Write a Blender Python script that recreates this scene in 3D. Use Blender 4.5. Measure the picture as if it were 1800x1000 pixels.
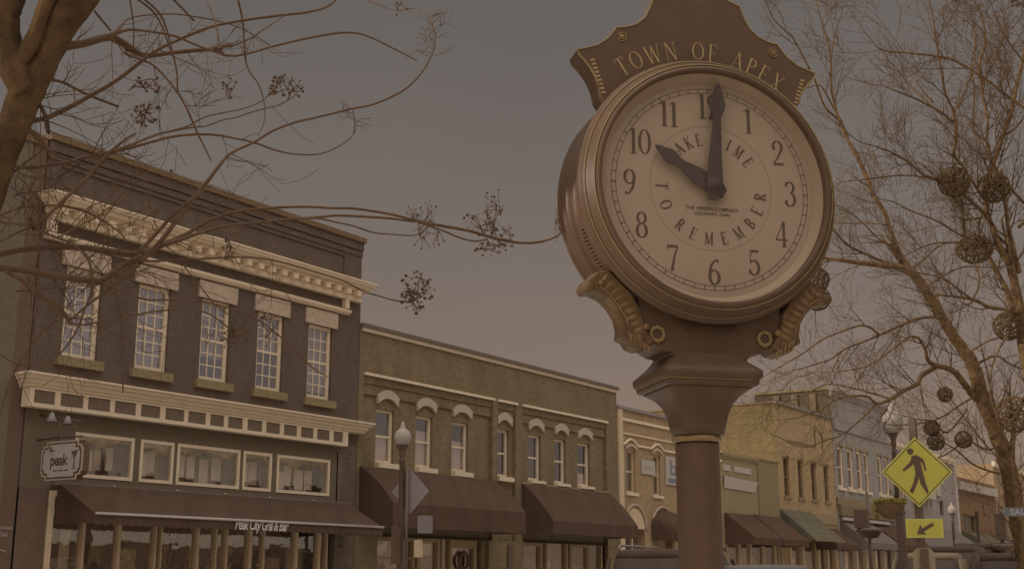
import bpy, math, random
from mathutils import Vector, Matrix
R = math.radians
SC = bpy.context.scene
for o in list(bpy.data.objects): bpy.data.objects.remove(o)
COL = SC.collection

# ------------------------------------------------------------------ camera
PITCH, YAW, EYE, FPX = R(13.05), R(33.4), 1.5, 2200.0
cam = bpy.data.cameras.new('camera'); cam.sensor_width = 36; cam.lens = FPX/1800*36
cam.clip_start = .05; cam.clip_end = 4000
co = bpy.data.objects.new('camera', cam); COL.objects.link(co)
co.location = (0, 0, EYE); co.rotation_euler = (R(90)+PITCH, 0, YAW)
SC.camera = co
FW = Vector((-math.sin(YAW)*math.cos(PITCH), math.cos(YAW)*math.cos(PITCH), math.sin(PITCH)))
RT = Vector((math.cos(YAW), math.sin(YAW), 0)); UP = RT.cross(FW)
def at(px, py, d):
    return Vector((0, 0, EYE)) + (FW + RT*((px-900)/FPX) + UP*((500-py)/FPX))*d

# ------------------------------------------------------------------ world, sun, exposure
SUN_AZ, SUN_EL = R(-135), R(16.5)          # azimuth from +Y towards +X
SD = Vector((math.sin(SUN_AZ)*math.cos(SUN_EL), math.cos(SUN_AZ)*math.cos(SUN_EL), math.sin(SUN_EL)))
EXPO = -0.6
SC.view_settings.view_transform = 'Standard'; SC.view_settings.look = 'None'
SC.view_settings.exposure = EXPO; SC.view_settings.gamma = 1; SC.view_settings.use_curve_mapping = False
G = 2**(-EXPO)
w = bpy.data.worlds.new('World'); SC.world = w; w.use_nodes = True
nt = w.node_tree; nt.nodes.clear()
def N(t, **k):
    n = nt.nodes.new(t)
    for a, b in k.items(): setattr(n, a, b)
    return n
def LK(a, b): nt.links.new(a, b)
wo = N('ShaderNodeOutputWorld'); bg = N('ShaderNodeBackground'); LK(bg.outputs[0], wo.inputs[0])
sky = N('ShaderNodeTexSky', sky_type='NISHITA', sun_disc=False, sun_elevation=SUN_EL, sun_rotation=SUN_AZ)
tc = N('ShaderNodeTexCoord'); sep = N('ShaderNodeSeparateXYZ'); LK(tc.outputs['Generated'], sep.inputs[0])
ramp = N('ShaderNodeValToRGB'); LK(sep.outputs['Z'], ramp.inputs[0])
def lin(c):
    return tuple(((v/255)/12.92 if v/255 <= .04045 else ((v/255+.055)/1.055)**2.4) for v in c)
stops = [(0.0, (153, 127, 109)), (.10, (149, 125, 108)), (.18, (138, 120, 107)), (.26, (129, 116, 105)), (.36, (119, 109, 101)), (.47, (110, 103, 97))]
el = ramp.color_ramp.elements
while len(el) > 1: el.remove(el[-1])
el[0].position = 0; el[0].color = (*[v*.80*G for v in lin(stops[0][1])], 1)
for p, c in stops[1:]:
    e = el.new(p); e.color = (*[v*.80*G for v in lin(c)], 1)
e = el.new(.62); e.color = (.52*G, .49*G, .46*G, 1)
e = el.new(1.0); e.color = (.78*G, .74*G, .72*G, 1)
ns = N('ShaderNodeTexNoise'); ns.inputs['Scale'].default_value = 2.2; ns.inputs['Detail'].default_value = 3
LK(tc.outputs['Generated'], ns.inputs['Vector'])
mr = N('ShaderNodeMapRange'); mr.inputs[1].default_value = .3; mr.inputs[2].default_value = .7
mr.inputs[3].default_value = .95; mr.inputs[4].default_value = 1.05
LK(ns.outputs[0], mr.inputs[0])
v1 = N('ShaderNodeVectorMath', operation='SCALE'); LK(ramp.outputs[0], v1.inputs[0]); LK(mr.outputs[0], v1.inputs['Scale'])
v2 = N('ShaderNodeVectorMath', operation='SCALE'); v2.inputs['Scale'].default_value = .006*G; LK(sky.outputs[0], v2.inputs[0])
v3 = N('ShaderNodeVectorMath', operation='ADD'); LK(v1.outputs[0], v3.inputs[0]); LK(v2.outputs[0], v3.inputs[1])
# the hemisphere of the sky behind the photographer (towards the sun and over the near roofs) is brighter
vd = N('ShaderNodeVectorMath', operation='DOT_PRODUCT'); LK(tc.outputs['Generated'], vd.inputs[0]); vd.inputs[1].default_value = (.62, -.62, .3)
mr2 = N('ShaderNodeMapRange'); mr2.inputs[1].default_value = -.1; mr2.inputs[2].default_value = .9
mr2.inputs[3].default_value = 1.0; mr2.inputs[4].default_value = 2.9; LK(vd.outputs['Value'], mr2.inputs[0])
v4 = N('ShaderNodeVectorMath', operation='SCALE'); LK(v3.outputs[0], v4.inputs[0]); LK(mr2.outputs[0], v4.inputs['Scale'])
LK(v4.outputs[0], bg.inputs[0]); bg.inputs[1].default_value = 1.0
sl = bpy.data.lights.new('sun', 'SUN'); sl.energy = 3.0; sl.angle = R(.6); sl.color = (1, .90, .78)
so = bpy.data.objects.new('sun', sl); COL.objects.link(so); so.rotation_euler = SD.to_track_quat('Z', 'Y').to_euler()
so.location = (0, 0, 40)

# ------------------------------------------------------------------ materials
ZONE = dict(fac=(.52, .46, .42), clk=(.50, .45, .41), tree=(.56, .52, .50))   # daylight falling on the shaded facades, the clock, the trees (exposed)
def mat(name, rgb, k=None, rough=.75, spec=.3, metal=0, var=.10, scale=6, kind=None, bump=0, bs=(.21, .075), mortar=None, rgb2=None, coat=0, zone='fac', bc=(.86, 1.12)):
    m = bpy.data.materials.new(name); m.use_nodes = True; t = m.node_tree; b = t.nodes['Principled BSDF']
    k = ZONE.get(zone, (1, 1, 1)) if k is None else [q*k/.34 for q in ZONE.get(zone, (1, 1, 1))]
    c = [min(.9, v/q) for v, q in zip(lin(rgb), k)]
    b.inputs['Roughness'].default_value = rough; b.inputs['Specular IOR Level'].default_value = spec; b.inputs['Metallic'].default_value = metal
    if coat: b.inputs['Coat Weight'].default_value = coat; b.inputs['Coat Roughness'].default_value = .08
    g = t.nodes.new('ShaderNodeNewGeometry')
    no = t.nodes.new('ShaderNodeTexNoise'); no.inputs['Scale'].default_value = scale; no.inputs['Detail'].default_value = 6
    no.inputs['Roughness'].default_value = .65
    tcn = t.nodes.new('ShaderNodeTexCoord')
    t.links.new((g.outputs['Position'] if kind != 'obj' else tcn.outputs['Object']), no.inputs['Vector'])
    mx = t.nodes.new('ShaderNodeMix'); mx.data_type = 'RGBA'
    c2 = [min(.9, v/q) for v, q in zip(lin(rgb2), k)] if rgb2 else None
    a_ = (*([v*(1-var) for v in c]), 1); b_ = (*([min(.95, v*(1+var)) for v in c]), 1)
    if c2: a_ = (*c, 1); b_ = (*c2, 1)
    mx.inputs[6].default_value = a_; mx.inputs[7].default_value = b_
    r = t.nodes.new('ShaderNodeMapRange'); r.inputs[1].default_value = .35; r.inputs[2].default_value = .65
    t.links.new(no.outputs[0], r.inputs[0]); t.links.new(r.outputs[0], mx.inputs[0])
    out = mx.outputs[2]
    if kind == 'brick' or kind == 'siding':
        sp = t.nodes.new('ShaderNodeSeparateXYZ'); t.links.new(g.outputs['Position'], sp.inputs[0])
        ad = t.nodes.new('ShaderNodeMath'); ad.operation = 'ADD'; t.links.new(sp.outputs[0], ad.inputs[0]); t.links.new(sp.outputs[1], ad.inputs[1])
        cb = t.nodes.new('ShaderNodeCombineXYZ'); t.links.new(ad.outputs[0], cb.inputs[0]); t.links.new(sp.outputs[2], cb.inputs[1])
        br = t.nodes.new('ShaderNodeTexBrick'); t.links.new(cb.outputs[0], br.inputs['Vector'])
        br.inputs['Scale'].default_value = 1; br.inputs['Brick Width'].default_value = bs[0]; br.inputs['Row Height'].default_value = bs[1]
        br.inputs['Mortar Size'].default_value = .008; br.inputs['Mortar Smooth'].default_value = .3
        br.inputs['Color1'].default_value = (bc[0], bc[0], bc[0], 1); br.inputs['Color2'].default_value = (bc[1], bc[1]*.985, bc[1]*.97, 1)
        br.inputs['Mortar'].default_value = (*(mortar or (.72, .72, .72)), 1)
        mu = t.nodes.new('ShaderNodeMix'); mu.data_type = 'RGBA'; mu.blend_type = 'MULTIPLY'; mu.inputs[0].default_value = 1
        t.links.new(out, mu.inputs[6]); t.links.new(br.outputs[0], mu.inputs[7]); out = mu.outputs[2]
        # weathering: broad vertical streaks and patches of soot
        ws = t.nodes.new('ShaderNodeMapping'); ws.inputs['Scale'].default_value = (1.3, .35, 1); t.links.new(cb.outputs[0], ws.inputs['Vector'])
        wn = t.nodes.new('ShaderNodeTexNoise'); wn.inputs['Scale'].default_value = 1.6; wn.inputs['Detail'].default_value = 7; t.links.new(ws.outputs[0], wn.inputs['Vector'])
        wr = t.nodes.new('ShaderNodeMapRange'); wr.inputs[1].default_value = .3; wr.inputs[2].default_value = .7; wr.inputs[3].default_value = .88; wr.inputs[4].default_value = 1.1; t.links.new(wn.outputs[0], wr.inputs[0])
        wm = t.nodes.new('ShaderNodeVectorMath'); wm.operation = 'SCALE'; t.links.new(out, wm.inputs[0]); t.links.new(wr.outputs[0], wm.inputs['Scale']); out = wm.outputs[0]
        bp = t.nodes.new('ShaderNodeBump'); bp.inputs['Strength'].default_value = .5; bp.inputs['Distance'].default_value = .01
        t.links.new(br.outputs['Fac'], bp.inputs['Height']); bp.invert = True
        t.links.new(bp.outputs[0], b.inputs['Normal'])
    elif bump:
        bp = t.nodes.new('ShaderNodeBump'); bp.inputs['Strength'].default_value = bump; bp.inputs['Distance'].default_value = .02
        t.links.new(no.outputs[0], bp.inputs['Height']); t.links.new(bp.outputs[0], b.inputs['Normal'])
    t.links.new(out, b.inputs['Base Color'])
    return m
def glassmat(name, tint, refl, reflc=(1, 1, 1), rough=.02):
    m = bpy.data.materials.new(name); m.use_nodes = True; t = m.node_tree; t.nodes.clear()
    o = t.nodes.new('ShaderNodeOutputMaterial'); mx = t.nodes.new('ShaderNodeMixShader')
    tr = t.nodes.new('ShaderNodeBsdfTransparent'); tr.inputs[0].default_value = (*tint, 1)
    gl = t.nodes.new('ShaderNodeBsdfGlossy'); gl.inputs[0].default_value = (*reflc, 1); gl.inputs['Roughness'].default_value = rough
    no = t.nodes.new('ShaderNodeTexNoise'); no.inputs['Scale'].default_value = 1.3
    bp = t.nodes.new('ShaderNodeBump'); bp.inputs['Strength'].default_value = .12; bp.inputs['Distance'].default_value = .05
    g = t.nodes.new('ShaderNodeNewGeometry'); t.links.new(g.outputs['Position'], no.inputs['Vector'])
    t.links.new(no.outputs[0], bp.inputs['Height']); t.links.new(bp.outputs[0], gl.inputs['Normal'])
    mx.inputs[0].default_value = refl
    t.links.new(tr.outputs[0], mx.inputs[1]); t.links.new(gl.outputs[0], mx.inputs[2]); t.links.new(mx.outputs[0], o.inputs[0])
    return m
DK = (78, 58, 45)
M = dict(
 brown_brick=mat('dark_brown_brick', (76, 60, 49), k=.37, kind='brick', var=.06, mortar=(.9, .88, .86), bc=(.9, 1.08)),
 olive_brick=mat('olive_painted_brick', (95, 77, 54), k=.35, kind='brick', var=.07, mortar=(.8, .8, .8)),
 olive_paint=mat('olive_paint', (84, 69, 53), k=.37, var=.06),
 dark_olive=mat('dark_olive_wall', (82, 69, 55), var=.10, scale=2),
 coping=mat('brown_coping', (98, 74, 50), k=.45),
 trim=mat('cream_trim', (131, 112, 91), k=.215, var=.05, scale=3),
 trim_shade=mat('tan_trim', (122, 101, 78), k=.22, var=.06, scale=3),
 stone=mat('sandstone_lintel', (124, 104, 85), k=.28, var=.14, scale=9, bump=.3),
 sill=mat('mossy_sill_stone', (104, 86, 60), k=.36, var=.18, scale=9, bump=.3),
 hood=mat('painted_arch_hood', (128, 111, 93), k=.31, var=.05),
 awning=mat('dark_awning_canvas', DK, k=.47, rough=.95, spec=.05, var=.05, scale=1.5, kind='siding', bs=(1.35, 60), bc=(.96, 1.05), mortar=(.84, .84, .84)),
 awning_green=mat('green_awning_canvas', (90, 79, 62), k=.45, rough=.95, spec=.05, var=.05, kind='siding', bs=(50, .11)),
 bar=mat('pale_metal_bar', (134, 118, 108), k=.36, rough=.5),
 interior=mat('dim_interior', (70, 56, 46), k=.085, rough=1, spec=0, var=.25, scale=1.2),
 blind=mat('cream_window_blind', (136, 119, 104), k=.21, var=.04),
 olive_trim=mat('olive_trim', (100, 82, 58), var=.06),
 peach=mat('peach_painted_brick', (122, 97, 70), k=.34, kind='brick', var=.06, mortar=(.88, .88, .88)),
 peach_trim=mat('pale_peach_moulding', (134, 114, 94), k=.36, var=.05),
 tan=mat('tan_painted_brick', (119, 95, 66), k=.31, kind='brick', var=.08, mortar=(.85, .85, .85)),
 tan_stucco=mat('olive_tan_stucco', (112, 92, 66), k=.36, var=.07, bump=.2),
 yellow=mat('yellow_ochre_side_wall', (125, 101, 64), k=.62, kind='brick', var=.10, mortar=(.92, .92, .92), scale=1.2),
 white_brick=mat('pale_grey_painted_brick', (116, 103, 93), k=.37, kind='brick', var=.05, mortar=(.88, .88, .88)),
 red_brick=mat('red_brown_brick', (96, 70, 46), k=.34, kind='brick', var=.10),
 fascia=mat('brown_fascia', (92, 74, 54), var=.08),
 light_sign=mat('pale_sign_board', (134, 118, 104), k=.36, var=.03),
 ink=mat('dark_brown_lettering', (74, 56, 44), k=.34, rough=.9, spec=.1, var=.03),
 blue_ink=mat('grey_blue_print', (92, 84, 88), k=.34, rough=.9, spec=.1, var=.03),
 clock=mat('bronze_black_gloss_paint', (77, 57, 42), k=.36, rough=.40, spec=.16, var=.08, scale=12, zone='clk'),
 gold=mat('dull_gold_paint', (108, 85, 52), k=.34, rough=.45, spec=.35, var=.12, scale=25, zone='clk'),
 gold_bright=mat('gold_letter_paint', (130, 107, 68), k=.34, rough=.45, spec=.3, var=.08, scale=25, zone='clk'),
 window_tan=mat('tan_shop_goods', (128, 108, 86), k=.15, rgb2=(96, 76, 56), scale=7),  # pale tan goods, mottled at random with a darker tan
 sky_tone=mat('painted_pane_reflection', (110, 98, 92), k=.23, var=.14, scale=2.5),  # grey of the sky reflected in the panes, painted onto the blinds
 leaf=mat('worn_gold_leaf_casting', (82, 60, 38), k=.36, rough=.5, spec=.2, var=.25, scale=18, zone='clk'),
 dial=mat('cream_dial', (126, 104, 84), k=.34, rough=.5, spec=.2, var=.05, scale=3, zone='clk'),
 dial_rim=mat('tan_dial_reflector_ring', (124, 102, 80), k=.34, rough=.6, spec=.1, var=.05, scale=3, zone='clk'),
 hand=mat('dark_clock_hand', (74, 58, 50), k=.50, rough=.6, spec=.15, var=.04, zone='clk'),
 bark=mat('smooth_tan_bark', (60, 46, 35), k=.35, rough=.95, spec=.05, scale=9, bump=1, rgb2=(90, 67, 45), zone='tree'),
 branch=mat('brown_branch_bark', (82, 60, 42), k=.36, rough=.85, var=.2, scale=14, zone='tree'),
 bark2=mat('grey_brown_street_tree_bark', (66, 49, 35), k=.33, rough=.9, spec=.1, rgb2=(102, 78, 51), scale=11, bump=.9, zone='tree'),
 twig=mat('thin_brown_twigs', (89, 69, 50), k=.38, rough=.9, spec=.1, var=.1, zone='tree'),
 pod=mat('dark_seed_pods', (76, 56, 42), k=.34, rough=.9, var=.2, scale=30, zone='tree'),
 wire=mat('grapevine_brown', (82, 62, 42), k=.36, rough=.9, spec=.1, var=.3, scale=20, zone='tree'),
 pole=mat('dark_lamp_post_paint', (76, 57, 44), k=.36, rough=.4, spec=.3, var=.05),
 globe=mat('frosted_lamp_globe', (128, 112, 100), k=.36, rough=.7, spec=.1, var=.04),
 sign_back=mat('grey_sign_back', (104, 90, 84), k=.36, rough=.5, var=.06),
 yellow_sign=mat('fluorescent_yellow_green_sign', (126, 112, 45), k=.27, rough=.7, var=.02),
 yellow_edge=mat('yellow_sign_edge', (133, 120, 53), k=.27, rough=.7, var=.02),
 tan_box=mat('tan_metal_box', (116, 96, 72), k=.36, rough=.6),
 blue_sign=mat('slate_blue_street_sign', (84, 78, 76), k=.36, rough=.6, var=.02),
 sign_text=mat('pale_sign_text', (126, 116, 112), k=.36, rough=.6, var=.02),
 flower=mat('yellow_green_flowers', (118, 100, 48), k=.34, rough=.9, rgb2=(100, 88, 44), scale=20),
 basket=mat('brown_coir_basket', (98, 74, 48), k=.36, rough=.95, var=.25, scale=30, bump=.5),
 car_dark=mat('dark_car_paint', (74, 56, 44), k=.50, rough=.5, spec=.1),
 car_grey=mat('grey_car_paint', (98, 84, 74), k=.50, rough=.5, spec=.15),
 car_gold=mat('champagne_car_paint', (112, 92, 68), k=.50, rough=.5, spec=.15),
 tyre=mat('black_rubber', (60, 46, 38), k=.34, rough=.95),
 lampglass=mat('headlight_lens', (140, 125, 110), k=.4, rough=.1, spec=.5),
 asphalt=mat('worn_asphalt', (120, 108, 97), k=.34, rough=.95, var=.15, scale=3),
 paving=mat('pale_concrete_pavement', (150, 137, 124), k=.30, rough=.9, var=.1, scale=2),
 ground=mat('earth_ground', (86, 74, 56), k=.34, rough=1, var=.2, scale=.4),
 paint=mat('white_road_paint', (134, 120, 108), k=.34, rough=.8),
 near_wall=mat('cream_brick_opposite', (124, 113, 102), k=.34, kind='brick', var=.08, mortar=(.88, .88, .88)),
 slate=mat('dull_roofing', (88, 76, 66), k=.34, rough=.9),
 pane=glassmat('window_glass', (.86, .82, .80), .36, (.82, .86, .96)),
 pane_store=glassmat('shop_window_glass', (.86, .82, .78), .26, (1, .95, .9)),
 pane_dark=glassmat('dark_shop_glass', (.92, .88, .84), .30, (1, .97, .94)),
 dial_glass=glassmat('clock_crystal', (.985, .98, .975), .035, (1, .95, .9), .05),
 car_glass=mat('tinted_car_glass', (72, 56, 45), k=.50, rough=.4, spec=.08),
)

# ------------------------------------------------------------------ object helpers
W = {}
def empty(name, loc, label, cat, group=None, rz=0):
    o = bpy.data.objects.new(name, None); COL.objects.link(o); o.location = loc; o.rotation_euler = (0, 0, rz)
    o.empty_display_size = .3
    W[o.name] = Matrix.Translation(Vector(loc)) @ Matrix.Rotation(rz, 4, 'Z'); tag(o, label, cat, group); return o
def tag(o, label=None, cat=None, group=None, kind=None):
    if label: o['label'] = label
    if cat: o['category'] = cat
    if group: o['group'] = group
    if kind: o['kind'] = kind
    return o
def copy_tree(o, parent=None):
    c = o.copy(); COL.objects.link(c)
    if parent: c.parent = parent
    for ch in [x for x in bpy.data.objects if x.parent == o]: copy_tree(ch, c)
    return c
class MB:
    def __init__(s): s.v = []; s.f = []; s.sm = []
    def add(s, vs, fs, smooth=False):
        n = len(s.v); s.v += [tuple(p) for p in vs]; s.f += [tuple(i+n for i in f) for f in fs]; s.sm += [smooth]*len(fs); return s
    def box(s, x0, x1, y0, y1, z0, z1):
        return s.add([(x0,y0,z0),(x1,y0,z0),(x1,y1,z0),(x0,y1,z0),(x0,y0,z1),(x1,y0,z1),(x1,y1,z1),(x0,y1,z1)],
              [(3,2,1,0),(4,5,6,7),(0,1,5,4),(1,2,6,5),(2,3,7,6),(3,0,4,7)])
    def quad(s, a, b, c, d): return s.add([a, b, c, d], [(0, 1, 2, 3)])
    def prism(s, poly, fn, a, b):
        """closed polygon of 2-D points; fn(u, v, w) places it, w runs from a to b"""
        n = len(poly); vs = [fn(u, v, a) for u, v in poly]+[fn(u, v, b) for u, v in poly]
        fs = [tuple(range(n)), tuple(range(2*n-1, n-1, -1))]+[(i, (i+1) % n, n+(i+1) % n, n+i) for i in range(n)]
        return s.add(vs, fs)
    def lathe(s, prof, fn, n=48, smooth=True):
        """prof: (r, h); fn(x, y, h)"""
        vs = []; fs = []
        for r, h in prof:
            for i in range(n):
                a = 2*math.pi*i/n; vs.append(fn(r*math.cos(a), r*math.sin(a), h))
        for j in range(len(prof)-1):
            for i in range(n):
                fs.append((j*n+i, j*n+(i+1) % n, (j+1)*n+(i+1) % n, (j+1)*n+i))
        return s.add(vs, fs, smooth)
    def tube(s, pts, rad, n=6, smooth=True):
        pts = [Vector(p) for p in pts]; m = len(pts); vs = []; fs = []
        if m < 2: return s
        nv = None
        for i in range(m):
            d = (pts[min(i+1, m-1)]-pts[max(i-1, 0)])
            if d.length < 1e-9: d = Vector((0, 0, 1))
            d.normalize()
            if nv is None: nv = d.orthogonal().normalized()
            else:
                nv = nv-d*nv.dot(d)
                nv = nv.normalized() if nv.length > 1e-6 else d.orthogonal().normalized()
            b = d.cross(nv); r = rad[i] if isinstance(rad, (list, tuple)) else rad
            for k in range(n):
                a = 2*math.pi*k/n; vs.append(pts[i]+(nv*math.cos(a)+b*math.sin(a))*r)
        for i in range(m-1):
            for k in range(n): fs.append((i*n+k, i*n+(k+1) % n, (i+1)*n+(k+1) % n, (i+1)*n+k))
        fs.append(tuple(range(n-1, -1, -1))); fs.append(tuple((m-1)*n+k for k in range(n)))
        return s.add(vs, fs, smooth)
    def blob(s, c, r, seg=5, rng=random):
        c = Vector(c); vs = [c+Vector((0, 0, r))]; fs = []
        for j, (zz, rr) in enumerate(((.35, .9), (-.45, .85))):
            for i in range(seg):
                a = 2*math.pi*(i+.5*j)/seg; vs.append(c+Vector((rr*r*math.cos(a), rr*r*math.sin(a), zz*r))*rng.uniform(.8, 1.15) if False else c+Vector((rr*r*math.cos(a)*rng.uniform(.8, 1.2), rr*r*math.sin(a)*rng.uniform(.8, 1.2), zz*r)))
        vs.append(c-Vector((0, 0, r*.9)))
        for i in range(seg):
            k = (i+1) % seg
            fs += [(0, 1+i, 1+k), (1+i, 1+seg+i, 1+k), (1+k, 1+seg+i, 1+seg+k), (1+seg+i, 1+2*seg, 1+seg+k)]
        return s.add(vs, fs, True)
    def build(s, name, m, parent=None, local=False, label=None):
        me = bpy.data.meshes.new(name); me.from_pydata(s.v, [], s.f); me.materials.append(M[m] if isinstance(m, str) else m)
        me.polygons.foreach_set('use_smooth', s.sm); me.update(); me.validate()
        o = bpy.data.objects.new(name, me); COL.objects.link(o)
        if parent:
            o.parent = parent
            if local: W[o.name] = W[parent.name]
            else: o.matrix_parent_inverse = W[parent.name].inverted(); W[o.name] = Matrix.Identity(4)
        else: W[o.name] = Matrix.Identity(4)
        if label: o['label'] = label
        return o
def split_build(mb, name, m, parent, local=False):
    """every separate piece of the builder becomes its own child object"""
    up = list(range(len(mb.v)))
    def find(i):
        while up[i] != i: up[i] = up[up[i]]; i = up[i]
        return i
    for f in mb.f:
        for i in f[1:]: up[find(i)] = find(f[0])
    groups = {}
    for k, f in enumerate(mb.f): groups.setdefault(find(f[0]), []).append(k)
    out = None
    if isinstance(m, str): m = M[m]
    for ks in groups.values():
        p = MB(); idx = {}
        for k in ks:
            for i in mb.f[k]:
                if i not in idx: idx[i] = len(p.v); p.v.append(mb.v[i])
            p.f.append(tuple(idx[i] for i in mb.f[k])); p.sm.append(mb.sm[k])
        out = p.build(name, m, parent, local)
    return out
def top_mesh(mb, name, m, label, cat, group=None): return tag(mb.build(name, m), label, cat, group)
def struct(mb, name, m): return tag(mb.build(name, m), kind='structure')
def text_mesh(mb, s, size, fn, shear=0, bold=0, spacing=1):
    cu = bpy.data.curves.new('t', 'FONT'); cu.body = s; cu.size = size; cu.align_x = 'CENTER'; cu.shear = shear; cu.offset = bold; cu.space_character = spacing
    cu.resolution_u = 3
    o = bpy.data.objects.new('t', cu); COL.objects.link(o); dg = bpy.context.evaluated_depsgraph_get(); dg.update()
    me = bpy.data.meshes.new_from_object(o.evaluated_get(dg))
    mb.add([fn(v.co.x, v.co.y) for v in me.vertices], [tuple(p.vertices) for p in me.polygons])
    bpy.data.objects.remove(o); bpy.data.curves.remove(cu); bpy.data.meshes.remove(me)

# ------------------------------------------------------------------ ground
struct(MB().box(-400, 400, -300, 600, -1.2, -.17), 'ground', 'ground')
struct(MB().box(-19.0, -7.8, -120, 420, -.16, -.12), 'road', 'asphalt')
struct(MB().box(-24.9, -19.0, -120, 420, -.16, .0), 'pavement', 'paving')
struct(MB().box(-7.8, 5.0, -120, 420, -.16, .0), 'pavement', 'paving')
rm = MB()
for i in range(-10, 60): rm.box(-13.5, -13.35, i*6, i*6+3, -.119, -.115)
for i in range(-5, 60): rm.box(-19.0+.2, -17, i*6.2, i*6.2+.1, -.119, -.115)
struct(rm, 'road_markings', 'paint')

# ------------------------------------------------------------------ building helpers (facades stand in the plane x = XF, street runs along y)
XF = -24.0
def wall_grid(mb, x, Y0, Y1, z0, z1, holes, depth=.35, sgn=1):
    ys = sorted({Y0, Y1, *[h[0] for h in holes], *[h[1] for h in holes]}); zs = sorted({z0, z1, *[h[2] for h in holes], *[h[3] for h in holes]})
    ys = [y for y in ys if Y0 <= y <= Y1]; zs = [z for z in zs if z0 <= z <= z1]
    for i in range(len(ys)-1):
        for j in range(len(zs)-1):
            cy, cz = (ys[i]+ys[i+1])/2, (zs[j]+zs[j+1])/2
            if any(h[0] < cy < h[1] and h[2] < cz < h[3] for h in holes): continue
            mb.quad((x, ys[i], zs[j]), (x, ys[i+1], zs[j]), (x, ys[i+1], zs[j+1]), (x, ys[i], zs[j+1]))
    xb = x-depth*sgn
    for a, b, c, d in holes:
        c = max(c, z0); d = min(d, z1); a = max(a, Y0); b = min(b, Y1)
        mb.quad((x,a,c),(x,a,d),(xb,a,d),(xb,a,c)); mb.quad((x,b,c),(xb,b,c),(xb,b,d),(x,b,d))
        mb.quad((x,a,d),(x,b,d),(xb,b,d),(xb,a,d)); mb.quad((x,a,c),(xb,a,c),(xb,b,c),(x,b,c))
def shell(mb, x, Y0, Y1, z1, depth, sgn=1, roof=True):
    xb = x-depth*sgn
    mb.quad((x,Y0,0),(xb,Y0,0),(xb,Y0,z1),(x,Y0,z1)); mb.quad((x,Y1,0),(x,Y1,z1),(xb,Y1,z1),(xb,Y1,0))
    mb.quad((xb,Y0,0),(xb,Y1,0),(xb,Y1,z1),(xb,Y0,z1))
    if roof: mb.quad((x,Y0,z1),(x,Y1,z1),(xb,Y1,z1),(xb,Y0,z1))
def interior(root, x, Y0, Y1, z0, z1, d=1.3, sgn=1):
    MB().box(min(x-sgn*d, x-sgn*(d+.1)), max(x-sgn*d, x-sgn*(d+.1)), Y0+.1, Y1-.1, z0, z1).build('interior_wall', 'interior', root)
def window(root, x, Y0, Y1, z0, z1, cols=1, top=1, bot=1, fm='trim', bm='blind', fw=.09, pane='pane', blind=None, sgn=1, rec=.14, mun=.03, rail=True, jamb=None):
    f = MB(); xa, xb = sorted((x-sgn*rec, x-sgn*(rec+.09)))
    f.box(xa, xb, Y0, Y0+fw, z0, z1); f.box(xa, xb, Y1-fw, Y1, z0, z1); f.box(xa, xb, Y0+fw, Y1-fw, z1-fw, z1); f.box(xa, xb, Y0+fw, Y1-fw, z0, z0+fw)
    zm = z0+(z1-z0)*bot/(top+bot)
    xm = sorted((x-sgn*(rec+.025), x-sgn*(rec+.07)))
    if rail: f.box(*xm, Y0+fw, Y1-fw, zm-.03, zm+.03)
    for c in range(1, cols):
        y = Y0+fw+(Y1-Y0-2*fw)*c/cols
        for a, b in (((z0+fw, zm-.03), (zm+.03, z1-fw)) if rail else ((z0+fw, z1-fw),)): f.box(xm[0]+.008, xm[1]-.008, y-mun/2, y+mun/2, a, b)
    if cols > 1:
        for part, (a, b) in ((top, (zm+.03, z1-fw)), (bot, (z0+fw, zm-.03))):
            for r in range(1, part):
                z = a+(b-a)*r/part; f.box(xm[0]+.012, xm[1]-.012, Y0+fw, Y1-fw, z-mun/2, z+mun/2)
    wo_ = f.build('window', fm, root)
    xp = x-sgn*(rec+.05)
    MB().quad((xp, Y0+fw*.5, z0+fw*.5), (xp, Y1-fw*.5, z0+fw*.5), (xp, Y1-fw*.5, z1-fw*.5), (xp, Y0+fw*.5, z1-fw*.5)).build('pane', pane, wo_)
    if blind:
        a, b = blind; xq = sorted((x-sgn*(rec+.14), x-sgn*(rec+.16)))
        MB().box(*xq, Y0+fw*.3, Y1-fw*.3, z0+(z1-z0)*a, z0+(z1-z0)*b).build('blind', bm, wo_)
    return wo_
def hood(root, Y0, Y1, z, x, rise=.22, th=.27, m='hood', name='arch_hood', p=.07):
    n = 10; yc = (Y0+Y1)/2; h = (Y1-Y0)/2; lo = []; hi = []
    for i in range(n+1):
        t = -1+2*i/n; arc = rise*(1-t*t)
        lo.append((yc+t*h*.93, z+arc)); hi.append((yc+t*h, z+arc+th))
    MB().prism(lo+hi[::-1], lambda u, v, w_: (w_, u, v), x-.03, x+p).build(name, m, root)
def cornice(mb, prof, Y0, Y1, x, sgn=1):
    """prof: list of (projection, z) from bottom to top; ends mitred back to the wall"""
    n = len(prof); vs = [(x-.02*sgn, Y0, prof[0][1])]; a = []; b = []
    A = [(x+p*sgn, Y0-p*.6, z) for p, z in prof]; B = [(x+p*sgn, Y1+p*.6, z) for p, z in prof]
    A2 = [(x-.05*sgn, Y0-p*.6, z) for p, z in prof]; B2 = [(x-.05*sgn, Y1+p*.6, z) for p, z in prof]
    vs = A+B+A2+B2; fs = []
    for i in range(n-1):
        fs += [(i, n+i, n+i+1, i+1), (i, i+1, 2*n+i+1, 2*n+i), (n+i, 3*n+i, 3*n+i+1, n+i+1)]
    fs += [(0, 2*n, 3*n, n), (n-1, 2*n-1, 4*n-1, 3*n-1)]
    mb.add(vs, fs); return mb
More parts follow.
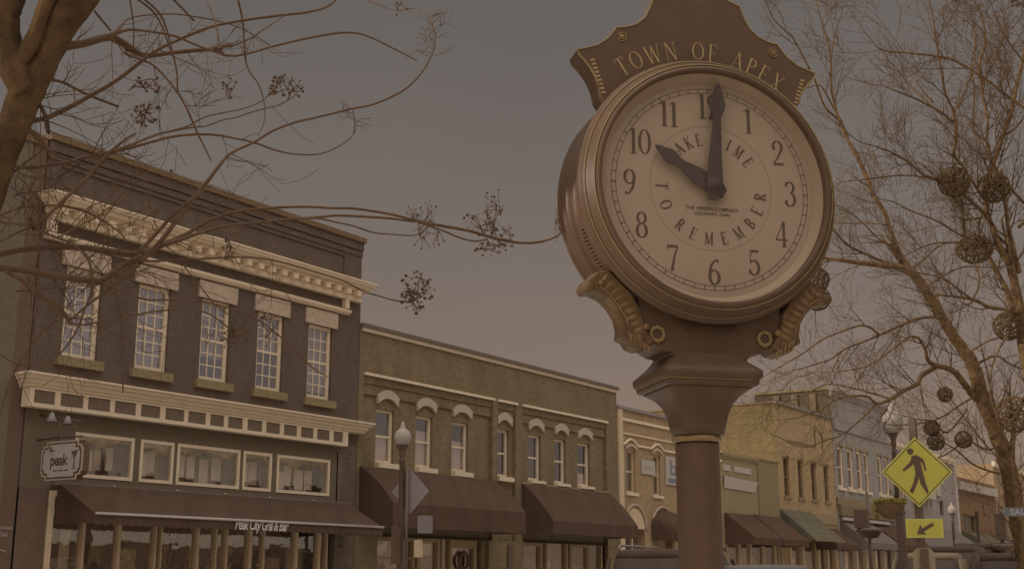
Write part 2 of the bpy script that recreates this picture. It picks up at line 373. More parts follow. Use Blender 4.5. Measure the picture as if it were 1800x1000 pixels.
def awning(root, Y0, Y1, zt, p, zf, val, m='awning', scallop=False, bar=None, bulge=0, name='awning', splay=0):
    a = MB(); x0 = XF+.02; x1 = XF+p; n = 6; prof = []
    for i in range(n+1):
        t = i/n; prof.append((x0+(x1-x0)*t, zt+(zf-zt)*t+bulge*math.sin(t*math.pi)))
    if bulge: prof[-1] = (x1, zf)
    top = prof+[(x1, zf-val)]
    th = .02
    for (xa, za), (xb, zb) in zip(top[:-1], top[1:]):
        sa = splay*(xa-x0)/(x1-x0); sb = splay*(xb-x0)/(x1-x0)
        a.quad((xa, Y0, za), (xb, Y0, zb), (xb, Y1+sb, zb), (xa, Y1+sa, za))
        a.quad((xa-th, Y0, za-th), (xa-th, Y1, za-th), (xb-th, Y1, zb-th), (xb-th, Y0, zb-th))
    for Y in (Y0, Y1):
        sd = [(x, z) for x, z in top]+[(x0, zf-val)]
        nn = len(sd); a.add([(x, Y+(splay*(x-x0)/(x1-x0) if Y == Y1 else 0), z) for x, z in sd], [tuple(range(nn))])
    if scallop:
        k = int((Y1-Y0)/.22); L = (Y1-Y0)/k
        for i in range(k):
            vs = [(x1, Y0+i*L, zf-val), (x1, Y0+(i+1)*L, zf-val)]+[(x1, Y0+(i+.5)*L+.5*L*math.cos(q), zf-val-.05*math.sin(q)) for q in (R(45), R(90), R(135))]
            a.add([(v[0]+.001, v[1], v[2]) for v in vs], [(0, 1, 2, 3, 4)])
    o = a.build(name, m, root)
    if bar: MB().tube([(x1+.03, Y0, zf), (x1+.03, Y1, zf)], .03, 8).build('front_bar', bar, o)
    return o

random.seed(4)
# ------------------------------------------------------------------ building 0: olive neighbour at the far left
r0 = empty('olive_building', (XF, 12, 0), 'tall dull olive building at the left edge, mostly behind the big tree trunk', 'building')
w0 = MB(); wall_grid(w0, XF-.02, 2, 16.6, 0, 11.1, [(4, 5, 6.3, 8.4), (7, 8, 6.3, 8.4), (10, 11, 6.3, 8.4), (3, 15.2, .6, 2.6)]); shell(w0, XF-.02, 2, 16.6, 11.1, 16)
w0.build('wall', 'dark_olive', r0)
MB().box(XF-.1, XF+.02, 2, 16.95, 11.1, 11.3).build('coping', 'coping', r0)
for y in (4, 7, 10): window(r0, XF-.02, y, y+1, 6.3, 8.4, 3, 3, 3)
window(r0, XF-.02, 3, 15.2, .6, 2.6, 5, 1, 1, rail=False, pane='pane_dark')
interior(r0, XF, 2, 16.5, 0, 10)
MB().box(XF-.6, XF-.03, 16.61, 16.98, 0, 11.1).build('pier', mat('dark_brown_pier', DK, var=.05), r0)
sg = MB(); text_mesh(sg, 'Famous', .13, lambda u, v: (XF+.02, 16.7+u, 2.45+v)); text_mesh(sg, 'Deli', .13, lambda u, v: (XF+.02, 16.7+u, 2.3+v))
sg.tube([(XF+.02, 16.55, 2.22), (XF+.02, 16.62, 2.02), (XF+.02, 16.8, 1.99)], .015, 5)
sg.build('wall_lettering', 'light_sign', r0)

rs = empty('added_shade_row', (XF, -20, 0), 'unseen brown row beyond the left edge, added to shade the street and clock post', 'building')  # added out of view so its shadow covers the lower clock post
w0 = MB(); hs0 = [(y, y+1, 6.2, 8.3) for y in range(-40, 0, 3)]; wall_grid(w0, XF, -44, 1.9, 0, 11.6, hs0); shell(w0, XF, -44, 1.9, 11.6, 16); w0.build('wall', 'brown_brick', rs)
for h in hs0: window(rs, XF, *h, 2, 1, 1, pane='pane_dark')
interior(rs, XF, -44, 1.8, 0, 11)

# ------------------------------------------------------------------ building 1: dark brown brick, white cornices
b1 = empty('brown_brick_building', (XF, 22.5, 0), 'two-storey dark brown brick building with white dentil cornice and five tall windows', 'building')
Y0, Y1, ZT = 17.0, 28.15, 11.3
WC = [18.27, 20.37, 22.42, 24.43, 26.43]
TW = [(18.33, 20.03), (20.22, 21.26), (21.37, 23.5), (23.62, 24.67), (24.87, 27.0)]
mb = MB(); wall_grid(mb, XF, Y0, Y1, 5.15, ZT, [(c-.5, c+.5, 6.35, 8.46) for c in WC]); shell(mb, XF, Y0, Y1, ZT, 18)
mb.build('wall', 'brown_brick', b1)
mb = MB(); wall_grid(mb, XF, Y0, 27.35, 3.35, 5.15, [(a, b, 3.66, 4.67) for a, b in TW]); mb.build('transom_wall', 'olive_paint', b1)
mb = MB(); wall_grid(mb, XF-.001, 27.35, Y1, 0, 5.15, []); mb.box(XF-.4, XF, 27.3, 27.42, 0, 4.9); mb.build('pier', mat('olive_brown_pier_brick', (84, 68, 54), kind='brick'), b1)
mb = MB(); mb.box(XF-.4, XF+.02, 17.0, 17.72, 0, 3.35); mb.build('pier', mat('dark_brown_shop_pier', DK), b1)
mb = MB(); mb.box(XF-.3, XF+.12, Y0-.02, Y1+.08, ZT-.02, ZT+.13); mb.build('coping', 'coping', b1)
mb = MB(); mb.box(XF+.002, XF+.06, Y0, Y1+.02, 11.03, 11.27); mb.box(XF+.002, XF+.03, Y0, Y1+.015, 10.85, 11.0)
mb.box(XF+.002, XF+.04, Y0+.4, 27.4, 10.72, 10.79); mb.box(XF+.002, XF+.035, 27.32, 27.4, 10.2, 10.715)
mb.build('corbel_course', 'brown_brick', b1)
mb = MB(); cornice(mb, [(.12, 9.68), (.2, 9.70), (.22, 9.76), (.32, 9.79), (.36, 9.84), (.44, 9.86), (.46, 9.92), (.5, 9.94), (.5, 9.98), (0, 10.03)], Y0+.15, Y1-.1, XF)
cor = mb.build('cornice', 'trim', b1)
mb = MB()
y = Y0+.25
while y < Y1-.2: mb.box(XF+.12, XF+.34, y, y+.18, 9.53, 9.676); y += .45
split_build(mb, 'dentil', 'trim', cor)
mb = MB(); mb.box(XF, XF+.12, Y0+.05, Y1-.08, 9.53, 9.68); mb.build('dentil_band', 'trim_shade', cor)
mb = MB(); mb.box(XF, XF+.17, Y0+.1, Y1-.15, 9.40, 9.53); mb.box(XF, XF+.15, 27.3, 27.48, 9.12, 9.40); mb.box(XF, XF+.15, 17.12, 17.3, 9.12, 9.40)
cornice(mb, [(.06, 8.95), (.12, 8.98), (.16, 9.03), (.16, 9.08), (.08, 9.12)], 17.12, 27.48, XF); mb.build('frieze_frame', 'trim', b1)
for c in WC:
    i = WC.index(c)
    wd = window(b1, XF, c-.5, c+.5, 6.35, 8.46, 3, 3, 3, fw=.1, rec=.08, bm='sky_tone', blind=((.02, .98), (.02, .98), (.3, .98), (.5, .98), (.1, .98))[i])
    MB().box(XF-.02, XF+.06, c-.67, c+.67, 8.46, 8.90).build('lintel', 'stone', wd)
    MB().box(XF-.02, XF+.12, c-.64, c+.64, 6.13, 6.34).build('sill', 'sill', wd)
# storefront cornice with panels
mb = MB(); cornice(mb, [(.26, 5.50), (.3, 5.53), (.3, 5.57), (.36, 5.60), (.38, 5.66), (.46, 5.69), (.47, 5.74), (.55, 5.77), (.55, 5.81), (.05, 5.9)], 16.98, Y1-.15, XF)
sc = mb.build('shop_cornice', 'trim', b1)
mb = MB(); zA, zB = 5.08, 5.50; pan = []
ps = [(16.97, 17.51), (17.66, 18.27), (18.4, 19.02), (19.15, 19.77), (19.92, 20.51), (20.67, 21.27), (21.4, 21.98), (22.13, 22.6), (22.74, 23.26), (23.43, 23.97), (24.12, 24.64), (24.79, 25.3), (25.46, 25.96), (26.11, 26.63), (26.79, 27.2)]
mb.box(XF+.02, XF+.3, 16.85, 27.42, zA, zA+.09); mb.box(XF+.02, XF+.3, 16.85, 27.42, 5.46, zB)
e = 16.85
for a, b in ps+[(27.42, 27.42)]: mb.box(XF+.02, XF+.295, e, a, zA+.09, 5.46); e = b
mb.build('panel_frame', 'trim', sc)
mb = MB(); mb.box(XF+.01, XF+.27, 16.9, 27.4, zA+.05, 5.48); mb.build('panel_backing', mat('dull_brown_panel', (82, 66, 52), k=.32), sc)
rng = random.Random(3)
for k, (a, b) in enumerate(TW):
    wd = window(b1, XF, a, b, 3.66, 4.67, 1, 1, 1, fw=.08, rec=-.02, rail=False, pane='pane_store')
    # paper displays hung in the shop windows
    y = a+.12; j = 0
    mbd = MB(); 
    n = 2 if b-a < 1.3 else 4
    for q in range(n):
        wq = (b-a-.35)/n*rng.uniform(.55, .95); yq = a+.2+(b-a-.35)*q/n
        h0 = 3.78+rng.uniform(0, .12); mbd.box(XF-.32-.03*q, XF-.31-.03*q, yq, yq+wq, h0, h0+rng.uniform(.45, .62))
    split_build(mbd, 'paper_display', 'blind', wd)
    mb2 = MB(); mb2.box(XF-.9, XF-.88, a+.1, b-.25, 3.7, 4.6); mb2.build('curtain', mat('mottled_curtain', (112, 94, 76), k=.2, rgb2=(84, 68, 56), scale=5, kind='siding', bs=(.12, .9)), wd)
interior(b1, XF, Y0, 27.3, 0, 11, 1.6)
aw = awning(b1, 17.95, 27.75, 3.52, 1.38, 2.80, .2, scallop=True, bar='bar')
mb = MB(); mb.box(XF, XF+.1, 17.8, 27.9, 3.44, 3.53); mb.build('awning_box', mat('grey_brown_awning_box', (88, 72, 60)), b1)
mb = MB()
for y in (19.4, 21.3, 22.9, 24.5, 26.2): mb.blob((XF+.16, y, 3.5), .035)
split_build(mb, 'light_bulb', 'light_sign', b1)
mb = MB(); text_mesh(mb, 'Peak City Grill & Bar', .36, lambda u, v: (XF+1.395, 23.0+u*.72, 2.585+v), shear=.25, spacing=.86, bold=.004); mb.build('awning_lettering', mat('pale_letter_paint', (138, 124, 114), k=.27), aw)
# shopfront posts, rails, glazing
mb = MB()
for y, wd_ in ((17.82, .09), (18.85, .1), (19.86, .12), (20.95, .07), (21.13, .05), (22.3, .12), (22.92, .06), (23.28, .09), (24.12, .16), (24.62, .08), (25.86, .16), (26.78, .14), (27.1, .07)):
    mb.box(XF-.25, XF-.08, y-wd_*.36, y+wd_*.36, 0, 3.3)
mb.box(XF-.24, XF-.1, 17.86, 20.0, 2.78, 2.93); mb.box(XF-.1, XF+.05, 17.76, 17.9, 0, 3.32); mb.box(XF-.1, XF+.04, 17.9, 19.0, 3.2, 3.34)
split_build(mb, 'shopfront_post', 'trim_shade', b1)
MB().box(XF-.24, XF-.12, 17.9, 27.1, 0, .6).build('stall_riser', 'olive_paint', b1)
MB().quad((XF-.18, 17.8, .6), (XF-.18, 27.2, .6), (XF-.18, 27.2, 3.3), (XF-.18, 17.8, 3.3)).build('shop_pane', 'pane_dark', b1)
mb = MB(); mb.prism([(18.5, 0), (18.78, 0), (18.76, 2.5), (18.66, 2.53), (18.5, 2.5)], lambda u, v, w_: (w_, u, v), XF-.5, XF-.46); mb.build('curtain', 'blind', b1)
mb = MB(); mb.box(XF-.42, XF-.4, 19.25, 19.62, 1.55, 2.25); ps_ = mb.build('menu_poster', 'tan_box', b1)
MB().prism([(19.27, 1.6), (19.6, 1.6), (19.44, 1.95)], lambda u, v, w_: (w_, u, v), XF-.4, XF-.395).build('poster_print', 'ink', ps_)
mb = MB(); mb.box(XF-.9, XF-.85, 17.9, 19.9, .6, 1.75); mb.build('half_curtain', mat('grey_half_curtain', (104, 90, 80), k=.22), b1)
mb = MB(); mb.box(XF-.6, XF-.56, 24.9, 25.7, .6, 1.95); mb.box(XF-.6, XF-.56, 25.98, 26.6, .6, 2.2); split_build(mb, 'window_display', mat('pale_tan_display', (124, 104, 84), k=.2, rgb2=(100, 80, 62), scale=6), b1)
mb = MB(); rng = random.Random(11)
for q in range(26): mb.blob((XF-.05+rng.uniform(-.04, .04), 27.62+.14*math.cos(q*.5), 2.05+.26*math.sin(q*.5)), .05)
mb.build('leafy_wreath', 'leaf', b1)
mb = MB()
for yy, z0_, hh, ww in ((20.3, 1.2, .9, .5), (21.5, 1.5, .7, .35), (22.5, 1.3, 1.0, .25), (23.55, 1.6, .8, .4), (24.9, 1.55, .35, .5), (26.05, 1.9, .5, .5), (26.1, 1.2, .5, .45)):
    mb.box(XF-.62, XF-.6, yy, yy+ww, z0_, z0_+hh)
for q in range(40): mb.blob((XF-.45+rng.uniform(-.05, .05), rng.uniform(19.9, 26.8), rng.uniform(1.5, 2.5)), rng.uniform(.02, .05))
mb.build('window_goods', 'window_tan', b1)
# dark plants in the windows
mb = MB()
for yy in (21.7, 22.0, 23.7, 26.3):
    for q in range(14): mb.tube([(XF-.5, yy, .8+q*.09), (XF-.5+rng.uniform(-.1, .1), yy+rng.uniform(-.25, .25), 1.1+q*.1)], .018, 4)
split_build(mb, 'plant_stem', 'olive_trim', b1)

# hanging sign
hs = empty('hanging_shop_sign', (-23, 17.35, 3.4), 'white notched hanging sign with black lettering over the restaurant door at far left', 'hanging sign')
def notch(w_, h, n_):
    return [(-w_+n_, -h), (w_-n_, -h), (w_-n_, -h+n_*.5), (w_-.3*n_, -h+n_*.6), (w_-.25*n_, -h+n_), (w_, -h+n_), (w_, h-n_), (w_-.25*n_, h-n_), (w_-.3*n_, h-n_*.6), (w_-n_, h-n_*.5), (w_-n_, h), (-w_+n_, h), (-w_+n_, h-n_*.5), (-w_+.3*n_, h-n_*.6), (-w_+.25*n_, h-n_), (-w_, h-n_), (-w_, -h+n_), (-w_+.25*n_, -h+n_), (-w_+.3*n_, -h+n_*.6), (-w_+n_, -h+n_*.5)]
SX, SZ, SY = -23.02, 3.9, 17.3
MB().prism(notch(.70, .42, .17), lambda u, v, w_: (SX+u, SY+w_, SZ+v), 0, .16).build('sign_case', 'ink', hs)
MB().prism(notch(.70, .42, .17), lambda u, v, w_: (SX+u, SY+w_, SZ+v), -.012, -.001).build('sign_border', 'peach_trim', hs)
MB().prism(notch(.655, .385, .17), lambda u, v, w_: (SX+u, SY+w_, SZ+v), -.018, -.013).build('sign_line', 'ink', hs)
MB().prism(notch(.61, .35, .17), lambda u, v, w_: (SX+u, SY+w_, SZ+v), -.024, -.019).build('sign_face', 'bar', hs)
mb = MB(); text_mesh(mb, 'peak', .38, lambda u, v: (SX-.08+u*.86, SY-.026, SZ-.1+v*.9), bold=.012, spacing=.92)
def sq(*p): return [(SX+u, SY-.026, SZ+v) for u, v in p]
mb.add(sq((.32, .18), (.56, .2), (.46, .03), (.46, -.17), (.52, -.2), (.36, -.2), (.42, -.17), (.42, .03)), [(0, 1, 2, 7), (7, 2, 3, 6), (6, 3, 4, 5)])
mb.add(sq((-.40, .30), (-.33, .30), (-.36, .24), (-.24, .24), (-.24, .20), (-.42, .20)), [(0, 1, 2, 5), (5, 2, 3, 4)])
for a, b in ((-.25, -.1), (-.07, .1), (.13, .28)): mb.add(sq((a, -.23), (b, -.23), (b, -.2), (a, -.2)), [(0, 1, 2, 3)])
mb.build('sign_lettering', 'ink', hs)
mb = MB(); mb.tube([(XF, SY+.08, 4.95), (-22.6, SY+.08, 4.72)], .02, 6); mb.tube([(XF, SY+.08, 4.4), (-23.2, SY+.08, 4.42), (-22.5, SY+.08, 4.40)], .022, 6)
mb.tube([(-23.3, SY+.08, 4.84), (-23.3, SY+.08, 4.3)], .012, 5); mb.tube([(-22.75, SY+.08, 4.75), (-22.75, SY+.08, 4.3)], .012, 5); mb.build('bracket', 'pole', hs)
mb = MB(); mb.lathe([(.0, .0), (.03, 0), (.12, -.2), (.11, -.21)], lambda a, b, h: (-23.35+a, SY-.1+b, 4.95+h), 12); mb.lathe([(.0, .0), (.03, 0), (.1, -.16), (.09, -.17)], lambda a, b, h: (-22.8+a, SY-.1+b, 4.83+h), 12); split_build(mb, 'sign_lamp', 'sign_back', hs)

# ------------------------------------------------------------------ building 2: olive brick with arched hoods
b2 = empty('olive_brick_building', (XF, 36, 0), 'long olive painted brick building with white arch hoods over seven windows', 'building')
A0, A1, ZT = 28.17, 44.0, 8.72
W2 = [(29.17, 30.05), (31.12, 32.0), (33.04, 33.97), (35.64, 36.42), (37.64, 38.5), (39.42, 40.24), (41.1, 42.04)]
RX = XF-.14
REC = [(28.4, 35.2), (35.5, 36.62), (37.06, 43.12)]
mb = MB(); wall_grid(mb, XF, A0, A1, 0, ZT, [(a, b, 2.62, 7.3) for a, b in REC]+[(29.2, 35.0, 0, 2.615), (37.1, 43.1, 0, 2.615)], depth=.14); shell(mb, XF, A0, A1, ZT, 18)
for a, b in REC:
    ww = [(p, q, 4.76, 6.4) for p, q in W2 if a < p < b]
    # flat segmental head left above every window
    wall_grid(mb, RX, a, b, 2.62, 7.3, ww, depth=.3)
    mb.box(RX, XF-.02, a, b, 7.08, 7.3)
mb.build('wall', 'olive_brick', b2)
MB().box(XF-.35, XF+.14, A0, A1+.02, ZT, ZT+.11).build('parapet_cap', mat('dark_parapet_flashing', (82, 66, 54)), b2)
MB().box(XF-.05, XF+.07, A0+.05, A1, ZT-.11, ZT).build('coping', 'trim', b2)
for a, b in REC:
    MB().box(XF-.12, XF+.09, a-.02, b+.05, 7.3, 7.38).build('ledge', 'trim', b2)
    mb = MB(); ww = [(p, q) for p, q in W2 if a < p < b]; pts = [(a+.01, 6.72)]
    for p, q in ww:
        for k in range(7):
            t = k/6; pts.append((p-.12+(q-p+.24)*t, 6.74+.24*math.sin(t*math.pi)))
    pts.append((b-.01, 6.72))
    low_ = pts; hi_ = [(b-.01, 7.08), (a+.01, 7.08)]
    for (y0_, z0_), (y1_, z1_) in zip(pts[:-1], pts[1:]):
        mb.prism([(y0_, z0_+.02), (y1_, z1_+.02), (y1_, 7.079), (y0_, 7.079)], lambda u, v, w_: (w_, u, v), RX+.001, RX+.07)
    mb.build('corbelled_band', 'olive_brick', b2)
for i, (a, b) in enumerate(W2):
    bl = [(0, .5), (0, .72), (0, .62), None, None, None, (0, .3)][i]
    wd = window(b2, RX, a, b, 4.78, 6.4, 1, 1, 1, fw=.09, rec=.1, blind=bl)
    MB().box(RX-.02, XF+.04, a-.03, b+.08, 4.62, 4.77).build('sill', 'trim', wd)
    hood(wd, a-.06, b+.1, 6.53, RX+.04, rise=.2, th=.26)
interior(b2, XF, A0, A1, 0, 8.5, 1.5)
awning(b2, 28.3, 35.25, 4.6, 1.3, 3.5, .68, bulge=.12)
awning(b2, 37.0, 43.15, 4.62, 1.3, 3.3, .44, bulge=.12)
MB().box(XF, XF+.04, 37.0, 43.2, 4.58, 4.66).build('awning_rail', 'tan_stucco', b2)
mb = MB()
for y, wd_ in ((29.25, .08), (31.16, .1), (31.45, .16), (32.45, .14), (32.62, .08), (33.1, .1), (34.45, .14), (35.0, .12), (37.3, .1), (38.55, .16), (38.9, .1), (40.3, .16), (40.6, .1), (41.9, .16), (42.9, .12)):
    mb.box(RX-.2, RX-.02, y-wd_/2, y+wd_/2, 0, 2.61)
for a, b in ((29.25, 31.16), (31.45, 32.45), (33.1, 34.45), (37.3, 38.5), (40.6, 41.9)): mb.box(RX-.18, RX-.04, a, b, 2.5, 2.6)
mb.box(RX-.16, RX-.06, 29.3, 31.1, 1.98, 2.03); mb.box(RX-.19, RX-.03, 33.1, 34.4, 2.36, 2.5)
split_build(mb, 'shopfront_post', mat('tan_shopfront_timber', (112, 90, 64), k=.33), b2)
MB().quad((RX-.12, 29.2, .3), (RX-.12, 43.1, .3), (RX-.12, 43.1, 2.6), (RX-.12, 29.2, 2.6)).build('shop_pane', 'pane_dark', b2)
mb = MB(); mb.add([(RX-.3, y, z) for y, z in ((29.3, 2.2), (30.2, 2.5), (30.15, 2.25), (29.95, 2.08), (29.35, 2.08))], [(0, 1, 2, 3, 4)])
mb.box(RX-.3, RX-.28, 30.35, 30.6, 2.05, 2.35); mb.box(RX-.3, RX-.28, 31.6, 32.4, 2.1, 2.45); mb.box(RX-.3, RX-.28, 33.4, 33.75, 2.12, 2.35); mb.box(RX-.35, RX-.33, 39.2, 39.6, 1.6, 2.0)
split_build(mb, 'window_display', 'blind', b2)
mb = MB()
for q in range(60): mb.blob((RX-.3+rng.uniform(-.1, .1), rng.choice((29.6, 30.4, 33.8, 37.8, 41.3))+rng.uniform(-.35, .35), rng.uniform(1.5, 1.85)), .05)
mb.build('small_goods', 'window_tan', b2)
mb = MB(); 
for q in range(40):
    a = q*2*math.pi/40; mb.blob((RX-.02, 33.8+.25*math.cos(a), 1.95+.25*math.sin(a)), .07)
mb.build('wreath', 'pod', b2)
MB().box(RX-.03, RX+.06, 35.25, 35.55, 1.6, 2.15).build('notice_board', 'red_brick', b2)
MB().box(RX-.02, XF+.06, 36.1, 36.4, 1.2, 2.5).build('door_panel', 'pole', b2)

# ------------------------------------------------------------------ building 3: peach
b3 = empty('peach_building', (XF, 49, 0), 'peach painted building with scalloped moulding and arched shopfronts left of the clock post', 'building')
C0, C1, ZT = 44.02, 54.0, 8.0
W3 = [(44.72, 45.5), (47.05, 47.75), (49.9, 50.6), (52.0, 52.7)]
mb = MB(); wall_grid(mb, XF, C0, C1, 0, ZT, [(a, b, 4.72, 6.4) for a, b in W3]+[(44.5, 46.2, 0, 3.3), (46.9, 48.7, 0, 3.3), (49.4, 51.2, 0, 3.3), (51.8, 53.4, 0, 3.3)]); shell(mb, XF, C0, C1, ZT, 16); mb.build('wall', 'peach', b3)
MB().box(XF-.3, XF+.1, C0, C1, ZT, ZT+.12).build('coping', 'sign_back', b3)
MB().box(XF, XF+.08, C0, C0+.35, 0, ZT-.02).build('pilaster', 'trim_shade', b3)
mb = MB(); mb.box(XF, XF+.08, C0+.36, C1, 7.55, 7.66); mb.box(XF, XF+.06, C0+.36, C1, 7.02, 7.08)
pts = []
y = C0+.4
while y < C1: pts.append((XF+.04, y, 6.62+.22*max(0, math.cos((y-45.1)*2*math.pi/2.35))**1.3)); y += .08
mb.tube(pts, .055, 6); mb.build('moulding', 'trim', b3)
for a, b in W3:
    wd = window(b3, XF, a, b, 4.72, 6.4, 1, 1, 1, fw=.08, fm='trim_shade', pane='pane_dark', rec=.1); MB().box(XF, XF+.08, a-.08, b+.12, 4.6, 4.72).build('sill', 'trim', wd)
    hood(wd, a-.12, b+.12, 6.4, XF+.01, th=.12, m='peach_trim', rise=.16)
for c, hw in ((45.35, .95), (47.8, 1.0), (50.3, 1.0), (52.6, 1.0)):
    mb = MB(); mb.tube([(XF+.03, c+hw*math.cos(t), 3.3+.95*math.sin(t)) for t in [math.pi*k/16 for k in range(17)]], .05, 6)
    ar = mb.build('arch_moulding', 'peach_trim', b3)
    mb = MB(); mb.prism([(c+(hw-.12)*math.cos(math.pi*k/14), 3.3+.8*math.sin(math.pi*k/14)) for k in range(15)], lambda u, v, w_: (w_, u, v), XF+.002, XF+.012); mb.build('arch_infill', 'trim_shade', ar)
    mb = MB(); mb.box(XF-.2, XF-.12, c-.03, c+.03, 0, 3.29); mb.box(XF-.2, XF-.12, c-.8, c+.8, 2.2, 2.27); mb.build('mullion', 'trim_shade', ar)
interior(b3, XF, C0, C1, 0, 7.8, 1.4)
# dome awning
mb = MB(); c = 47.85; rows = []
for j in range(8):
    t = j/7; z = 4.15-.95*t**1.4; p = 1.75*t; hw = .15+.95*math.sin(min(1, t*1.3)*math.pi/2)
    rows.append([(XF+.02+p*math.sin(math.pi*k/12)**.7, c-hw*math.cos(math.pi*k/12), z) for k in range(13)])
rows.append([(x, y, 2.88) for x, y, z in rows[-1]])
for ra, rb in zip(rows[:-1], rows[1:]):
    for k in range(12): mb.add([ra[k], ra[k+1], rb[k+1], rb[k]], [(0, 1, 2, 3)], True)
mb.build('dome_awning', 'awning', b3)
sg1 = MB().box(XF+.01, XF+.06, 45.95, 47.15, 5.53, 6.1).build('wall_sign', 'light_sign', b3)
mb = MB(); text_mesh(mb, 'b e a m b a k', .17, lambda u, v: (XF+.065, 46.55+u*.8, 5.76+v)); mb.build('sign_lettering', 'blue_ink', sg1)
sg2 = MB().box(XF+.01, XF+.06, 48.15, 49.75, 5.22, 6.42).build('wall_sign', 'light_sign', b3)
mb = MB(); mb.box(XF+.061, XF+.067, 48.55, 48.7, 5.65, 6.3); mb.box(XF+.061, XF+.067, 48.7, 49.1, 5.65, 5.75); mb.box(XF+.061, XF+.067, 48.98, 49.1, 5.75, 6.05); mb.box(XF+.061, XF+.067, 48.7, 48.98, 5.97, 6.05); mb.box(XF+.061, XF+.067, 48.35, 49.4, 5.32, 5.5)
mb.build('sign_print', 'blue_ink', sg2)

# ------------------------------------------------------------------ building 4: low olive-tan
b4 = empty('low_tan_building', (XF, 57.5, 0), 'low one-storey olive tan building with a pale banner just right of the clock post', 'building')
D0, D1 = 54.02, 60.85
mb = MB(); wall_grid(mb, XF, D0, D1, 0, 7.0, [(54.3, 60.4, 0, 3.3)]); shell(mb, XF, D0, D1, 7.0, 14); mb.build('wall', 'tan_stucco', b4)
MB().box(XF+.002, XF+.05, 58.2, D1, 3.3, 6.98).build('stucco_bay', 'olive_trim', b4)
mb = MB(); cornice(mb, [(.03, 6.78), (.06, 6.85), (.12, 6.9), (.14, 7.04)], D0, 58.15, XF); mb.build('cornice', 'tan_stucco', b4)
MB().box(XF-.2, XF+.08, 58.2, D1, 6.99, 7.07).build('coping', 'olive_brick', b4)
for a, b in ((54.1, 54.9), (55.35, 57.4)): MB().box(XF, XF+.04, a, b, 6.22, 6.5).build('pale_panel', 'light_sign', b4)
mb = MB(); mb.add([(XF+.08, 54.1, 5.98), (XF+.08, 58.1, 5.88), (XF+.05, 57.7, 5.38), (XF+.05, 54.1, 5.42)], [(0, 1, 2, 3)]); mb.add([(XF+.06, 54.1, 5.98), (XF+.06, 58.1, 5.88), (XF+.03, 57.7, 5.38), (XF+.03, 54.1, 5.42)], [(3, 2, 1, 0)]); mb.build('banner', 'light_sign', b4)
awning(b4, 54.1, 57.4, 4.3, 1.5, 3.15, .3); awning(b4, 57.5, 60.8, 4.35, 1.5, 3.15, .3)
mb = MB()
for y in (54.4, 55.9, 57.2, 58.8, 60.3): mb.box(XF-.2, XF-.05, y-.09, y+.09, 0, 3.3)
split_build(mb, 'shopfront_post', 'trim_shade', b4)
MB().quad((XF-.15, 54.3, .3), (XF-.15, 60.4, .3), (XF-.15, 60.4, 3.3), (XF-.15, 54.3, 3.3)).build('shop_pane', 'pane_dark', b4)
mb = MB()
for q in range(50): mb.blob((XF-.4, rng.uniform(54.5, 58.6), rng.uniform(1.4, 2.9)), rng.uniform(.05, .12))
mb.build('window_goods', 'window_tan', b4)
interior(b4, XF, D0, D1, 0, 6.8, 1.2)

# ------------------------------------------------------------------ building 5: tan with ochre side wall
b5 = empty('ochre_building', (XF, 65, 0), 'two-storey tan building with a sunlit ochre side wall and four narrow dark windows', 'building')
E0, E1 = 60.9, 69.45
W5 = [(61.7, 62.5), (63.75, 64.45), (65.7, 66.45), (67.7, 68.4)]
mb = MB(); wall_grid(mb, XF, E0, E1, 0, 10.1, [(a, b, 5.45, 7.4) for a, b in W5]+[(62, 69, 0, 3.2)]); mb.build('wall', 'tan', b5)
mb = MB(); shell(mb, XF, E0, E1, 10.1, 20); mb.build('side_wall', 'yellow', b5)
mb = MB(); mb.box(XF-.2, XF+.12, E0-.05, E1+.02, 10.1, 10.26); mb.build('coping', mat('pale_stone_coping', (132, 114, 98), k=.62), b5)
mb = MB(); mb.box(XF-18, XF-.22, E0-.06, E0+.2, 10.1, 10.2); mb.build('side_coping', 'olive_brick', b5)
for a, b in W5:
    wd = window(b5, XF, a, b, 5.45, 7.4, 1, 1, 1, fw=.06, fm='fascia', pane='pane_dark', rec=.1)
    MB().box(XF, XF+.08, a-.1, b+.14, 5.3, 5.44).build('sill', 'sill', wd); hood(wd, a-.05, b+.05, 7.4, XF, th=.08, rise=.1, m='tan')
mb = MB(); mb.box(XF, XF+.05, 62.5, 66.6, 8.3, 8.36); mb.box(XF, XF+.05, 66.5, 66.6, 8.37, 9.4); mb.box(XF, XF+.05, 67.6, 67.68, 8.2, 9.2); split_build(mb, 'wall_bracket', 'fascia', b5)
awning(b5, 60.95, 65.3, 4.75, 1.75, 3.25, .06, m='awning_green'); MB().box(XF+1.74, XF+1.8, 60.95, 65.3, 3.15, 3.25).build('awning_valance', 'fascia', b5)
awning(b5, 65.8, 69.3, 4.0, 1.2, 3.1, .3)
MB().box(XF+.002, XF+.06, 65.0, 69.3, 4.2, 4.7).build('fascia_board', 'tan_stucco', b5)
mb = MB()
for y in (62.1, 63.9, 66.2, 67.6, 68.9): mb.box(XF-.2, XF+.05, y-.14, y+.14, 0, 3.2)
split_build(mb, 'shopfront_post', 'trim_shade', b5)
MB().quad((XF-.15, 62, .3), (XF-.15, 69, .3), (XF-.15, 69, 3.2), (XF-.15, 62, 3.2)).build('shop_pane', 'pane_dark', b5)
mb = MB(); mb.box(XF-.4, XF-.35, 62.4, 62.8, 2.2, 2.6); mb.box(XF-.4, XF-.35, 64.3, 64.8, 1.5, 2.2); mb.box(XF-.4, XF-.35, 63.2, 63.6, 1.5, 2.4); mb.build('window_goods', 'blind', b5)
interior(b5, XF, E0, E1, 0, 9.8, 1.2)

